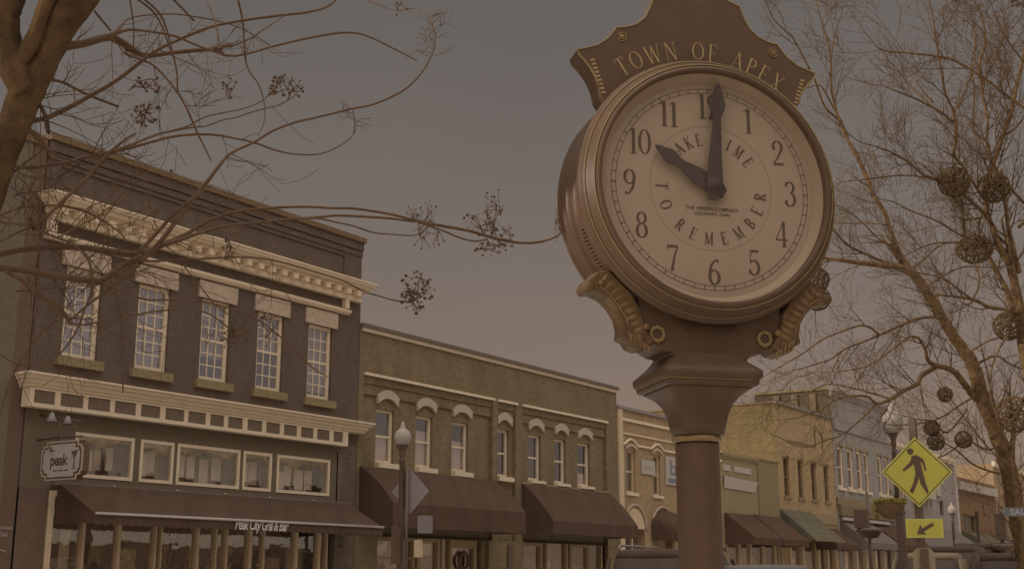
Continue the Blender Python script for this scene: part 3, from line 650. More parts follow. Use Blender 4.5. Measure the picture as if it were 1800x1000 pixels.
# ------------------------------------------------------------------ building 6: tall pale
b6 = empty('pale_grey_building', (XF, 75, 0), 'tall pale grey painted building with four slender arched windows', 'building')
F0, F1 = 69.5, 80.2
W6 = [(70.0, 70.95), (71.75, 72.7), (73.4, 74.3), (74.85, 75.6), (77.4, 78.2), (78.9, 79.6)]
mb = MB(); wall_grid(mb, XF, F0, F1, 0, 11.85, [(a, b, 6.35, 8.65) for a, b in W6]+[(70, 80, 0, 3.2)]); mb.build('wall', 'white_brick', b6)
mb = MB(); shell(mb, XF-.01, F0, F1, 11.85, 4.6); mb.build('side_wall', mat('weathered_side_brick', (98, 80, 58), k=.60, kind='brick', var=.14), b6)
mb = MB(); mb.box(XF-4.6, XF+.1, F0-.1, F0+.2, 11.85, 12.0); mb.build('side_coping', 'sill', b6)
mb = MB()
for x in (-27.4, -26.3, -25.2): mb.box(x, x+.35, F0-.12, F0, 10.2, 11.7)
split_build(mb, 'buttress', 'fascia', b6)
mb = MB(); cornice(mb, [(.05, 11.5), (.1, 11.6), (.15, 11.7), (.25, 11.8), (.25, 11.95), (0, 12)], F0, F1, XF); mb.box(XF, XF+.08, F0, F1, 9.6, 9.75); mb.build('cornice', 'white_brick', b6)
for i, (a, b) in enumerate(W6):
    wd = window(b6, XF, a, b, 6.35, 8.65, 1, 1, 1, fw=.13, fm='trim', pane='pane_dark', rec=.05)
    hood(wd, a-.1, b+.1, 8.62, XF, th=.14, rise=.1, m='tan_stucco'); MB().box(XF, XF+.14, a-.12, b+.12, 6.18, 6.34).build('sill', 'trim', wd)
mb = MB(); mb.box(XF, XF+.12, F0, F1, 5.35, 5.75); mb.build('fascia_board', 'olive_trim', b6)
mb = MB(); mb.box(XF, XF+.2, F0+.2, F1, 4.75, 5.34); mb.build('sign_band', 'fascia', b6)
mb = MB(); mb.box(XF+.2, XF+.3, F0+.2, F1-2, 4.5, 4.66); mb.build('awning_rail', 'bar', b6)
awning(b6, 69.9, 75.4, 4.5, 1.6, 3.25, .35, m=mat('grey_brown_canvas', (82, 66, 55), k=.34)); awning(b6, 75.9, 80.1, 4.5, 1.6, 3.25, .35)
mb = MB()
for y in (70.4, 72.3, 74.1, 75.8, 77.5, 79.6): mb.box(XF-.2, XF+.08, y-.13, y+.13, 0, 3.2)
split_build(mb, 'shopfront_post', 'trim', b6)
MB().quad((XF-.15, 70, .3), (XF-.15, 80, .3), (XF-.15, 80, 3.2), (XF-.15, 70, 3.2)).build('shop_pane', 'pane_dark', b6)
MB().box(XF-.4, XF-.35, 74.6, 75.6, 2.2, 2.8).build('poster', mat('yellowish_poster', (126, 110, 70), k=.2), b6)
interior(b6, XF, F0, F1, 0, 11.5, 1.2)

# ------------------------------------------------------------------ building 7: further pale brick
b7 = empty('white_brick_shop_row', (XF, 88, 0), 'pale brick building behind the crossing sign, with a white sign board on its front', 'building')
mb = MB(); wall_grid(mb, XF, 80.25, 95.6, 0, 9.7, [(82, 83, 6, 8), (85, 86, 6, 8), (88, 89, 6, 8), (91, 92, 5.6, 6.6), (81, 95, 0, 3.1)]); shell(mb, XF, 80.25, 95.6, 9.7, 12); mb.build('wall', 'white_brick', b7)
mb = MB(); cornice(mb, [(.05, 9.4), (.12, 9.5), (.2, 9.6), (.2, 9.8), (0, 9.85)], 80.25, 95.6, XF); mb.build('cornice', 'trim', b7)
for a in (82, 85, 88): window(b7, XF, a, a+1, 6, 8, 1, 1, 1, pane='pane_dark')
window(b7, XF, 91, 92, 5.6, 6.6, 1, 1, 1, pane='pane_dark', fm='pole')
MB().box(XF+.02, XF+.1, 88.6, 91.2, 6.9, 8.4).build('sign_board', 'light_sign', b7)
MB().box(XF, XF+.2, 94.9, 95.5, 0, 9.2).build('pilaster', 'bar', b7)
mb = MB(); mb.box(XF+.05, XF+.5, 84.2, 87.6, 7.3, 7.7); mb.box(XF+.05, XF+.5, 84.2, 88.4, 6.5, 6.95); split_build(mb, 'projecting_sign', 'light_sign', b7)
awning(b7, 81, 95, 4.6, 1.8, 3.3, .3, m=mat('dark_grey_canvas', (80, 66, 56), k=.34))
MB().quad((XF-.15, 81, .3), (XF-.15, 95, .3), (XF-.15, 95, 3.1), (XF-.15, 81, 3.1)).build('shop_pane', 'pane_dark', b7)
mb = MB()
for y in (82, 84, 87, 90, 93): mb.box(XF-.2, XF+.08, y-.15, y+.15, 0, 3.1)
split_build(mb, 'shopfront_post', 'trim', b7)
interior(b7, XF, 80.3, 95.5, 0, 9, 1.2)
# ------------------------------------------------------------------ building 8: red-brown brick
b8 = empty('red_brick_building', (XF, 102, 0), 'red brown brick building far down the street with a pale band below its roof', 'building')
mb = MB(); wall_grid(mb, XF, 95.65, 108, 0, 8.6, [(97, 101, 3.6, 5.9), (96, 107.5, 0, 3)]); shell(mb, XF, 95.65, 108, 8.6, 12); mb.build('wall', 'red_brick', b8)
mb = MB(); mb.box(XF, XF+.3, 95.9, 107.6, 7.65, 8.25); mb.build('cornice', 'light_sign', b8)
mb = MB(); mb.box(XF, XF+.1, 103.6, 104.6, 6.2, 7.0); mb.build('wall_panel', 'fascia', b8)
window(b8, XF, 97, 101, 3.6, 5.9, 3, 1, 1, pane='pane_dark', fm='fascia')
for y, mm in ((96, 'awning_green'), (99.3, 'awning_green'), (102.8, 'awning')):
    mb = MB(); c = y+1.5
    for j in range(8):
        t0, t1 = j*math.pi/16, (j+1)*math.pi/16
        mb.quad((XF+1.6*math.sin(t0), y, 3.1+1.5*math.cos(t0)), (XF+1.6*math.sin(t1), y, 3.1+1.5*math.cos(t1)), (XF+1.6*math.sin(t1), y+3, 3.1+1.5*math.cos(t1)), (XF+1.6*math.sin(t0), y+3, 3.1+1.5*math.cos(t0)))
    for yy in (y, y+3): mb.add([(XF+1.6*math.sin(j*math.pi/16), yy, 3.1+1.5*math.cos(j*math.pi/16)) for j in range(9)]+[(XF, yy, 3.1)], [tuple(range(10))])
    mb.build('awning', mm, b8)
MB().box(XF-.3, XF-.2, 96, 107.5, 0, 3).build('shop_pane', 'pane_dark', b8)
interior(b8, XF, 95.7, 108, 0, 8, 1.2)
b9 = empty('cream_block_building', (XF, 118, 0), 'distant cream building behind the right-hand tree trunks', 'building')
mb = MB(); wall_grid(mb, XF, 108.05, 130, 0, 10.4, [(110+3*k, 111.3+3*k, 5.6, 8) for k in range(6)]); shell(mb, XF, 108.05, 130, 10.4, 12); mb.build('wall', 'peach', b9)
for k in range(6): window(b9, XF, 110+3*k, 111.3+3*k, 5.6, 8, 1, 1, 1, pane='pane_dark')
mb = MB(); cornice(mb, [(.05, 10.1), (.2, 10.2), (.2, 10.5), (0, 10.6)], 108.05, 130, XF); mb.build('cornice', 'trim', b9)
awning(b9, 108.5, 118, 4.4, 1.6, 3.2, .3); awning(b9, 119, 129, 4.4, 1.6, 3.2, .3, m='awning_green')
interior(b9, XF, 108, 130, 0, 10, 1.2)
b10 = empty('brown_end_building', (XF, 145, 0), 'brown building at the end of the street seen between the tree trunks', 'building')
mb = MB(); wall_grid(mb, XF, 130.1, 165, 0, 8.5, [(133+4*k, 134.5+4*k, 5, 7) for k in range(7)]); shell(mb, XF, 130.1, 165, 8.5, 12); mb.build('wall', 'red_brick', b10)
for k in range(7): window(b10, XF, 133+4*k, 134.5+4*k, 5, 7, 1, 1, 1, pane='pane_dark')
interior(b10, XF, 130, 165, 0, 8, 1.2)

# ------------------------------------------------------------------ opposite side of the street: seen only as reflections in the shop windows
for i, (a, b, h, mm) in enumerate(((-34, 2, 8.6, 'near_wall'), (2.1, 30, 7.6, 'near_wall'), (30.1, 62, 8.4, 'near_wall'))):
    lb = ('cream brick building on the near pavement behind the camera', 'cream brick building on the near pavement beside the clock', 'cream brick building on the near pavement further down the street')[i]
    rb = empty('near_side_building', (5, (a+b)/2, 0), lb, 'building')
    hs_ = [(y+.5, y+1.6, 4.8, 6.7) for y in [a+1.2+2.6*k for k in range(int((b-a-2)/2.6))]]
    mb = MB(); wall_grid(mb, 5, a, b, 0, h, hs_+[(a+1, b-1, .5, 3.1)], sgn=-1); shell(mb, 5, a, b, h, 14, sgn=-1); mb.build('wall', mm, rb)
    mb = MB()
    for q in hs_: mb.quad((5.2, q[0], q[2]), (5.2, q[1], q[2]), (5.2, q[1], q[3]), (5.2, q[0], q[3]))
    mb.quad((5.25, a+1, .5), (5.25, b-1, .5), (5.25, b-1, 3.1), (5.25, a+1, 3.1)); split_build(mb, 'pane', 'car_glass', rb)
    mb = MB(); cornice(mb, [(.05, h-.4), (.2, h-.25), (.3, h-.1), (.3, h+.1), (0, h+.15)], a, b, 5, sgn=-1); mb.build('cornice', 'trim', rb)

# ================================================================== street clock
TH = R(47.1)
HUB = at(1250, 331, 5.0)                      # centre of the dial, 3 m above the pavement
CU = Vector((math.cos(TH), math.sin(TH), 0)); CN = Vector((math.sin(TH), -math.cos(TH), 0))
AX = -.20                                     # axis of the post behind the dial plane
base = HUB+CN*AX
ck = empty('street_clock', (base.x, base.y, 0), 'large dark post clock with cream dial and gold lettering in the foreground', 'clock', rz=TH)
HZ = HUB.z
def CL(u, s, v): return (u, -(s-AX), HZ+v)    # u right, s towards the viewer, v up from the hub
# post
mb = MB()
mb.lathe([(.30, 0), (.30, .12), (.27, .14), (.26, .5), (.22, .56), (.17, .62), (.16, .9), (.13, .95), (.105, 1.0), (.095, 1.04)], lambda a, b, h: (a-.015, b, h), 32)
mb.build('pedestal', 'clock', ck, True)
mb = MB(); n = 48; prof = []
def flute(a, b, h):
    t = math.atan2(b, a); r = math.hypot(a, b)*(1+.012*math.cos(12*t)); return (r*math.cos(t)-.015, r*math.sin(t), h)
mb.lathe([(.088, 1.0), (.086, HZ-1.0)], flute, 96); mb.build('shaft', 'clock', ck, True)
mb = MB(); mb.lathe([(.085, HZ-.995), (.096, HZ-.992), (.099, HZ-.984), (.096, HZ-.975), (.09, HZ-.970)], lambda a, b, h: (a-.015, b, h), 40)
mb.build('collar_ring', 'gold', ck, True)
def rsq(h, r, sq, n=48, cx=-.01):   # rounded square ring
    out = []
    for i in range(n):
        a = 2*math.pi*i/n; c, s_ = math.cos(a), math.sin(a); k = (abs(c)**sq+abs(s_)**sq)**(-1/sq); out.append((cx+r*c*k, r*s_*k, h))
    return out
def loft(mb, rings, smooth=True):
    n = len(rings[0]); vs = [p for r in rings for p in r]; fs = []
    for j in range(len(rings)-1):
        for i in range(n): fs.append((j*n+i, j*n+(i+1) % n, (j+1)*n+(i+1) % n, (j+1)*n+i))
    fs.append(tuple(range(n-1, -1, -1))); fs.append(tuple((len(rings)-1)*n+i for i in range(n)))
    mb.add(vs, fs, smooth)
mb = MB(); loft(mb, [rsq(HZ-.968, .092, 4), rsq(HZ-.93, .097, 5), rsq(HZ-.89, .103, 6), rsq(HZ-.85, .118, 7), rsq(HZ-.82, .140, 8), rsq(HZ-.80, .164, 10), rsq(HZ-.789, .178, 14)])
mb.build('capital', 'clock', ck, True)
mb = MB(); loft(mb, [rsq(HZ-.789, .178, 30), rsq(HZ-.785, .186, 30), rsq(HZ-.775, .192, 30), rsq(HZ-.770, .192, 30)]); loft(mb, [rsq(HZ-.768, .19, 30), rsq(HZ-.752, .203, 30), rsq(HZ-.728, .204, 30), rsq(HZ-.715, .19, 30), rsq(HZ-.69, .165, 14), rsq(HZ-.66, .145, 8), rsq(HZ-.62, .14, 6), rsq(HZ-.5, .16, 6)])
mb.build('abacus', 'clock', ck, True)
mb = MB(); q = rsq(HZ-.7655, .1925, 30); mb.tube([Vector(p) for p in q]+[Vector(q[0])], .0028, 5); mb.build('gold_line', 'gold', ck, True)
# saddle between the post and the drum
sp_ = [(-.30, -.44), (-.29, -.56), (-.25, -.625), (-.2, -.655), (-.16, -.66), (-.14, -.70), (.14, -.70), (.16, -.66), (.2, -.655), (.25, -.625), (.29, -.56), (.30, -.44)]
MB().prism(sp_, lambda u, v, s: CL(u, s, v), -.26, -.055).build('saddle', 'clock', ck, True)
mb = MB()
for sx in (-1, 1):
    c = (sx*.225, -.592); pts = []
    for k in range(17):
        a = math.pi*2*k/16; r = .027*(1+.09*math.cos(8*a)); pts.append((c[0]+r*math.cos(a), c[1]+r*math.sin(a)))
    mb.tube([CL(u, -.05, v) for u, v in pts], .0085, 6)
split_build(mb, 'rosette', 'gold', ck, True)
# S-shaped leaf brackets
for sx in (-1, 1):
    out = [(.43, -.345), (.475, -.36), (.515, -.395), (.52, -.432), (.475, -.438), (.435, -.455), (.40, -.49), (.375, -.53), (.366, -.575), (.37, -.61), (.345, -.622), (.33, -.645), (.30, -.655), (.265, -.65), (.24, -.63), (.27, -.585), (.285, -.54), (.30, -.49), (.34, -.43)]
    n = len(out); mb = MB()
    f_ = [CL(sx*u, -.055, v) for u, v in out]; cx_, cy_ = .385, -.50
    f2 = [CL(sx*(u*.93+.07*.385), -.035, v*.95+.05*-.50) for u, v in out]
    bk = [CL(sx*u, -.15, v) for u, v in out]
    mb.add(f_+f2+bk, [tuple(range(n, 2*n))]+[(i, (i+1) % n, n+(i+1) % n, n+i) for i in range(n)]+[(i, 2*n+i, 2*n+(i+1) % n, (i+1) % n) for i in range(n)]+[tuple(range(2*n, 3*n))])
    br = mb.build('leaf_bracket', 'leaf', ck, True)
    mb = MB()
    for k in range(9):   # acanthus leaflets on the face
        t = k/8; sp0 = (.455-.125*t, -.405-.19*t); ex = (-.030-.035*math.sin(t*2.6), .040-.012*t)
        c0 = (sp0[0]+ex[0]*.5, sp0[1]+ex[1]*.5); wv = (.011, .011)
        P0 = CL(sx*sp0[0], -.0345, sp0[1]); P1 = CL(sx*(c0[0]+wv[0]*.7), -.0345, c0[1]+wv[1]*.4); P2 = CL(sx*(sp0[0]+ex[0]), -.0345, sp0[1]+ex[1]); P3 = CL(sx*(c0[0]-wv[0]*.7), -.0345, c0[1]-wv[1]*.9); PM = CL(sx*c0[0], -.028, c0[1])
        mb.add([P0, P1, P2, P3, PM], [(0, 1, 4), (1, 2, 4), (2, 3, 4), (3, 0, 4)])
    for k in range(5):
        u0, v0 = .352-.018*k, -.585-.012*k; mb.add([CL(sx*u0, -.0345, v0), CL(sx*(u0-.008), -.0345, v0-.03), CL(sx*(u0-.016), -.0345, v0-.05), CL(sx*(u0-.02), -.0345, v0-.02), CL(sx*(u0-.011), -.029, v0-.025)], [(0, 1, 4), (1, 2, 4), (2, 3, 4), (3, 0, 4)])
    pts = [CL(sx*u, -.034, v) for u, v in [(.46, -.42), (.42, -.45), (.385, -.495), (.355, -.54), (.345, -.59)]]; mb.tube(pts, .0035, 6)
    for (u, v), r in (((.455, -.405), .011), ((.275, -.568), .014)): mb.lathe([(0, 0), (r, .0), (r*.8, .008), (0, .01)], lambda a, b, h, u=u, v=v: CL(sx*u+a, -.036+h, v+b), 14)
    mb.build('leaf_rib', mat('dull_gold_rib', (98, 74, 46), k=.34, rough=.5, spec=.25, var=.2, scale=25, zone='clk'), br, True)
    mb = MB()
    for q in range(2):
        mb.lathe([(0, -.062), (.02, -.062), (.022, 0), (.02, .062), (0, .062)], lambda a, b, h, q=q: CL(sx*(.50-.2*q)+a, -.095+h, -.418-.2*q+b), 12)
    mb.build('scroll_roll', 'leaf', br, True)
# drum
def drum(r, s): return [(r, s)]
S = [(.474, .0), (.474, .055), (.480, .062), (.492, .060), (.499, .05), (.508, .045), (.512, .03), (.530, .012), (.537, -.004), (.546, -.008), (.550, -.018), (.546, -.028), (.533, -.030), (.532, -.040), (.541, -.045), (.542, -.058), (.530, -.062), (.526, -.074), (.534, -.078), (.534, -.090), (.518, -.098), (.505, -.106), (.500, -.12), (.497, -.14), (.492, -.2)]
S = S[:-1]+[(.492, -.165)]+[(r, -.33-s) for r, s in S[:-1][::-1]]
MB().lathe(S, lambda a, b, h: CL(a, h, b), 128).build('drum', 'clock', ck, True)
mb = MB()
for r, s, t in ((.5035, .050, .0028), (.532, .012, .0024), (.5315, -.035, .002)):
    mb.tube([CL(r*math.cos(2*math.pi*k/128), s, r*math.sin(2*math.pi*k/128)) for k in range(129)], t, 5)
mb.build('gold_bead', 'gold', ck, True)
mb = MB(); rng = random.Random(2)     # ribbed ventilation panel on the drum side
for k in range(16):
    a = R(197+1.9*k); mb.box(0, 0, 0, 0, 0, 0) if False else mb.tube([CL(.500*math.cos(a), -.128, .500*math.sin(a)), CL(.500*math.cos(a), -.215, .500*math.sin(a))], .0045, 5)
split_build(mb, 'vent_rib', 'leaf', ck, True)
# dial
def disc(r, s, n=96): return [CL(r*math.cos(2*math.pi*k/n), s, r*math.sin(2*math.pi*k/n)) for k in range(n)]
MB().add(disc(.446, 0), [tuple(range(96))]).build('dial', 'dial', ck, True)
dial = [o for o in ck.children if o.name == 'dial'][0]
mb = MB(); mb.lathe([(.446, .0005), (.474, .03)], lambda a, b, h: CL(a, h, b), 96); mb.build('reflector_ring', 'dial_rim', ck, True)
LAY = [0]
def strk(mb, pts, T):     # flat ribbon, pts = (x, y, w)
    LAY[0] = (LAY[0]+1) % 24; e = .0006+LAY[0]*.00004; vs = []
    for i, (x, y, w_) in enumerate(pts):
        a = pts[max(i-1, 0)]; b = pts[min(i+1, len(pts)-1)]; dx, dy = b[0]-a[0], b[1]-a[1]; L = math.hypot(dx, dy) or 1
        nx, ny = -dy/L*w_/2, dx/L*w_/2; vs += [T(x+nx, y+ny, e), T(x-nx, y-ny, e)]
    mb.add(vs, [(2*i, 2*i+1, 2*i+3, 2*i+2) for i in range(len(pts)-1)])
def L_(x0, y0, x1, y1, w_): return [(x0, y0, w_), (x1, y1, w_)]
def A_(cx, cy, rx, ry, a0, a1, t=.12, th=.035):
    n = max(4, int(abs(a1-a0)/15)); return [(cx+rx*math.cos(R(a)), cy+ry*math.sin(R(a)), th+(t-th)*abs(math.cos(R(a)))**1.3) for a in [a0+(a1-a0)*k/n for k in range(n+1)]]
def sf(x, y, w_=.24): return L_(x-w_/2, y, x+w_/2, y, .032)
GL = {
 '0': (.56, [A_(.28, .5, .215, .475, 0, 360)]),
 '1': (.40, [L_(.22, 0, .22, 1, .13), sf(.22, .016, .3), L_(.04, .88, .19, .98, .04)]),
 '2': (.56, [A_(.27, .74, .19, .235, 205, -25, .11, .04), [(.445, .64, .10), (.3, .36, .07), (.08, .06, .045)], L_(.06, .05, .5, .05, .09), L_(.49, .02, .52, .17, .03), A_(.12, .68, .03, .03, 0, 360, .06, .06)]),
 '3': (.54, [A_(.25, .76, .18, .215, 160, -80, .11, .04), A_(.25, .285, .215, .265, 88, -160, .12, .04), A_(.09, .2, .025, .03, 0, 360, .06, .06), A_(.1, .82, .02, .025, 0, 360, .05, .05)]),
 '4': (.58, [L_(.38, 0, .38, 1, .11), L_(.36, .98, .03, .30, .035), L_(.02, .28, .55, .28, .055), sf(.38, .016)]),
 '5': (.54, [L_(.13, .95, .47, .95, .085), L_(.13, .98, .11, .54, .035), A_(.25, .31, .21, .28, 135, -155, .12, .04), A_(.08, .19, .025, .03, 0, 360, .06, .06)]),
 '6': (.56, [A_(.28, .29, .2, .265, 0, 360, .12, .04), [(.085, .3, .10), (.1, .52, .11), (.17, .75, .10), (.30, .92, .06), (.44, .97, .04)], A_(.44, .91, .022, .025, 0, 360, .05, .05)]),
 '7': (.54, [L_(.04, .94, .5, .94, .10), [(.48, .92, .05), (.34, .55, .08), (.22, 0, .12)], L_(.05, .98, .04, .78, .03)]),
 '8': (.56, [A_(.28, .765, .165, .21, 0, 360, .11, .04), A_(.28, .285, .2, .26, 0, 360, .12, .04)]),
 '9': (.56, [A_(.28, .71, .2, .265, 0, 360, .12, .04), [(.475, .7, .10), (.46, .48, .11), (.39, .25, .10), (.26, .08, .06), (.12, .03, .04)], A_(.12, .09, .022, .025, 0, 360, .05, .05)]),
 'A': (.74, [L_(.08, 0, .38, 1, .045), L_(.36, 1, .66, 0, .13), L_(.19, .34, .54, .34, .035), sf(.08, .016, .2), sf(.66, .016, .24)]),
 'B': (.66, [L_(.14, 0, .14, 1, .13), A_(.16, .75, .32, .23, 90, -90), A_(.16, .27, .38, .25, 90, -90), L_(.03, .016, .2, .016, .03), L_(.03, .984, .2, .984, .03)]),
 'E': (.62, [L_(.14, 0, .14, 1, .13), L_(.03, .98, .52, .98, .04), L_(.03, .02, .55, .02, .04), L_(.14, .52, .4, .52, .035), L_(.51, 1, .53, .8, .035), L_(.54, 0, .57, .22, .035), L_(.41, .42, .41, .62, .03)]),
 'F': (.58, [L_(.14, 0, .14, 1, .13), L_(.03, .98, .52, .98, .04), L_(.14, .52, .4, .52, .035), L_(.51, 1, .53, .8, .035), L_(.41, .42, .41, .62, .03), sf(.14, .016)]),
 'I': (.30, [L_(.15, 0, .15, 1, .13), sf(.15, .016), sf(.15, .984)]),
 'K': (.72, [L_(.14, 0, .14, 1, .13), L_(.17, .42, .56, .98, .045), L_(.26, .56, .62, .0, .13), sf(.14, .016), sf(.14, .984), sf(.57, .984, .2), sf(.63, .016, .2)]),
 'M': (.88, [L_(.12, 0, .14, 1, .045), L_(.14, 1, .42, .05, .12), L_(.42, .05, .70, 1, .045), L_(.72, 1, .74, 0, .13), sf(.12, .016, .2), sf(.74, .016, .24), sf(.1, .984, .14), sf(.76, .984, .14)]),
 'N': (.78, [L_(.12, 0, .12, 1, .045), L_(.12, 1, .64, 0, .13), L_(.64, 0, .64, 1, .045), sf(.12, .016, .2), sf(.64, .984, .2), sf(.06, .984, .12)]),
 'O': (.78, [A_(.39, .5, .325, .475, 0, 360)]),
 'P': (.62, [L_(.14, 0, .14, 1, .13), A_(.16, .73, .36, .25, 90, -90), sf(.14, .016), L_(.03, .984, .2, .984, .03)]),
 'R': (.70, [L_(.14, 0, .14, 1, .13), A_(.16, .74, .34, .24, 90, -90), L_(.3, .5, .62, 0, .12), sf(.14, .016), L_(.03, .984, .2, .984, .03), sf(.62, .016, .16)]),
 'T': (.66, [L_(.33, 0, .33, 1, .13), L_(.04, .98, .62, .98, .04), L_(.05, 1, .03, .78, .035), L_(.61, 1, .63, .78, .035), sf(.33, .016)]),
 'W': (1.0, [L_(.08, 1, .30, 0, .12), L_(.30, 0, .50, .95, .045), L_(.50, .95, .70, 0, .12), L_(.70, 0, .92, 1, .045), sf(.08, .984, .2), sf(.5, .97, .14), sf(.92, .984, .2)]),
 'X': (.72, [L_(.1, 1, .6, 0, .13), L_(.6, 1, .1, 0, .045), sf(.1, .984, .2), sf(.6, .984, .2), sf(.1, .016, .2), sf(.62, .016, .2)]),
 ' ': (.45, []),
}
def glyph(mb, ch, T, weight=1):
    for st in GL[ch][1]: strk(mb, [(x, y, w_*weight) for x, y, w_ in st], T)
def arc_text(mb, s, r, h, a0, a1, inward, s0, weight=1, wid=.9):
    """letters of height h, baseline radius r, from angle a0 to a1 (degrees, clockwise from 12); inward: letters stand on the outside reading along the bottom"""
    tot = sum(GL[c][0] for c in s)*h*wid; span = abs(R(a1-a0))*r; gap = (span-tot)/(len(s)-1); pos = 0
    for c in s:
        wd_ = GL[c][0]*h*wid; mid = pos+wd_/2; sg_ = 1 if a1 > a0 else -1; a = R(a0)+sg_*mid/r
        if not inward: ex, ey = (math.cos(a), -math.sin(a)), (math.sin(a), math.cos(a)); bx, by = r*math.sin(a), r*math.cos(a)
        else: ex, ey = (-math.cos(a), math.sin(a)), (-math.sin(a), -math.cos(a)); bx, by = r*math.sin(a), r*math.cos(a)
        def T(x, y, e, bx=bx, by=by, ex=ex, ey=ey, wd_=wd_):
            X = (x*h*wid-wd_/2); Y = y*h; return CL(bx+ex[0]*X+ey[0]*Y, s0+e, by+ex[1]*X+ey[1]*Y)
        glyph(mb, c, T, weight); pos += wd_+gap
NH = .106
for hnum in range(1, 13):
    a = R(30*hnum); cxn, cyn = .343*math.sin(a), .343*math.cos(a); s_ = str(hnum); mb = MB()
    tw = sum(GL[c][0] for c in s_)*NH*.92+(.002 if len(s_) > 1 else 0); x0 = cxn-tw/2
    for c in s_:
        glyph(mb, c, lambda x, y, e, x0=x0: CL(x0+x*NH*.92, e, cyn-NH/2+y*NH), 1.12); x0 += GL[c][0]*NH*.92+.002
    mb.build('numeral', 'ink', dial, True)
mb = MB()
for r, t in ((.4185, .0028), (.4005, .0028), (.2585, .0012)): mb.lathe([(r-t/2, .0005), (r+t/2, .0005)], lambda a, b, h: CL(a, h, b), 128)
for k in range(60):
    a = R(6*k); t = .0055 if k % 5 else .008
    strk(mb, [(.3995*math.sin(a), .3995*math.cos(a), t*.55), (.4195*math.sin(a), .4195*math.cos(a), t*.55)], lambda x, y, e: CL(x, .0006+e, y))
mb.build('minute_track', 'ink', dial, True)
mb = MB()
arc_text(mb, 'TAKE', .178, .052, -58, -9, False, .0006, 1.25, wid=.8); arc_text(mb, 'TIME', .178, .052, 7, 58, False, .0006, 1.25, wid=.8)
arc_text(mb, 'TO', .236, .052, 272, 243, True, .0006, 1.25, wid=.84); arc_text(mb, 'REMEMBER', .236, .052, 224, 92, True, .0006, 1.25, wid=.84)
mb.build('dial_lettering', 'ink', dial, True)
mb = MB(); text_mesh(mb, 'THE VERDIN COMPANY', .021, lambda u, v: CL(u, .001, -.094+v), bold=.0004); text_mesh(mb, 'CINCINNATI, OHIO', .017, lambda u, v: CL(u, .001, -.114+v), bold=.0004)
mb.build('maker_lettering', 'ink', dial, True)
# hands
def hand(name, ang, pts, s0):
    ca, sa = math.cos(ang), math.sin(ang)
    mb = MB(); mb.prism(pts+[(-x, y) for x, y in pts[::-1]], lambda u, v, s: CL(u*ca+v*sa, s, -u*sa+v*ca), s0, s0+.006); return mb.build(name, 'hand', ck, True)
hand('minute_hand', R(4.3), [(.018, -.06), (.03, -.03), (.034, 0), (.033, .03), (.029, .08), (.017, .26), (.015, .29), (.03, .32), (.034, .345), (.026, .375), (.014, .41), (.008, .43), (.001, .436)], .032)
hand('hour_hand', R(-57.5), [(.02, -.055), (.034, -.03), (.036, 0), (.032, .04), (.036, .07), (.026, .12), (.018, .15), (.019, .175), (.030, .20), (.027, .225), (.016, .25), (.008, .275), (.001, .285)], .020)
mb = MB(); mb.lathe([(.0, .052), (.012, .051), (.028, .046), (.034, .038), (.034, .014)], lambda a, b, h: CL(a, h, b), 24); mb.build('hub_cap', 'hand', ck, True)
mb = MB(); mb.lathe([(.0, .048), (.2, .047), (.4, .045), (.474, .042)], lambda a, b, h: CL(a, h, b), 64); mb.build('crystal', 'dial_glass', ck, True)
# crown plate
hd = [(0, 1.08), (.11, 1.06), (.14, .99), (.142, .86), (.192, .842), (.205, .80), (.232, .745), (.27, .71), (.318, .692), (.358, .686), (.375, .66), (.40, .63), (.44, .60), (.49, .582), (.527, .572), (.52, .55), (.50, .53), (.475, .50), (.452, .462), (.437, .42), (.43, .38), (.40, .34), (.3, .38), (.0, .48)]
full = hd[:-1]+[(0, .48)]+[(-u, v) for u, v in hd[1:-1][::-1]]
mb = MB(); mb.prism(full, lambda u, v, s: CL(u, s, v), -.19, -.075); crown = mb.build('crown_plate', 'clock', ck, True)
mb = MB()
for sx in (-1, 1):
    mb.tube([CL(sx*u, -.075, v) for u, v in hd[3:20]], .0042, 5)
    pts = []
    for k in range(30):
        a = k/29*3.6*math.pi; r = .005+.018*(k/29); pts.append(CL(sx*(.335+r*math.cos(a+.8)), -.073, .648+r*math.sin(a+.8)))
    mb.tube(pts, .0028, 5); mb.lathe([(0, .006), (.01, .002), (.011, 0)], lambda a, b, h: CL(sx*.335+a, -.074+h, .648+b), 12)
mb.build('gold_scroll', 'gold', crown, True)
mb = MB()
for sx in (-1, 1):
    for k in range(9): u, v = .478-.0055*k, .535-.017*k; mb.add([CL(sx*(u-.022), -.0738, v+.004), CL(sx*(u-.004), -.0738, v-.001), CL(sx*(u-.007), -.0738, v-.008), CL(sx*(u-.024), -.0738, v-.004)], [(0, 1, 2, 3)])
mb.build('lattice_trim', 'gold_bright', crown, True)

mb = MB(); arc_text(mb, 'TOWN OF APEX', .578, .078, -35.5, 36.5, False, -.0745, weight=.8, wid=.9); mb.build('crown_lettering', 'gold_bright', crown, True)
mb = MB(); mb.lathe([(.0, .2), (.02, .19), (.035, .15), (.03, .1), (.06, .05), (.07, 0)], lambda a, b, h: (a, -(-.13-AX)+b, HZ+1.05+h), 20); mb.build('finial', 'clock', ck, True)

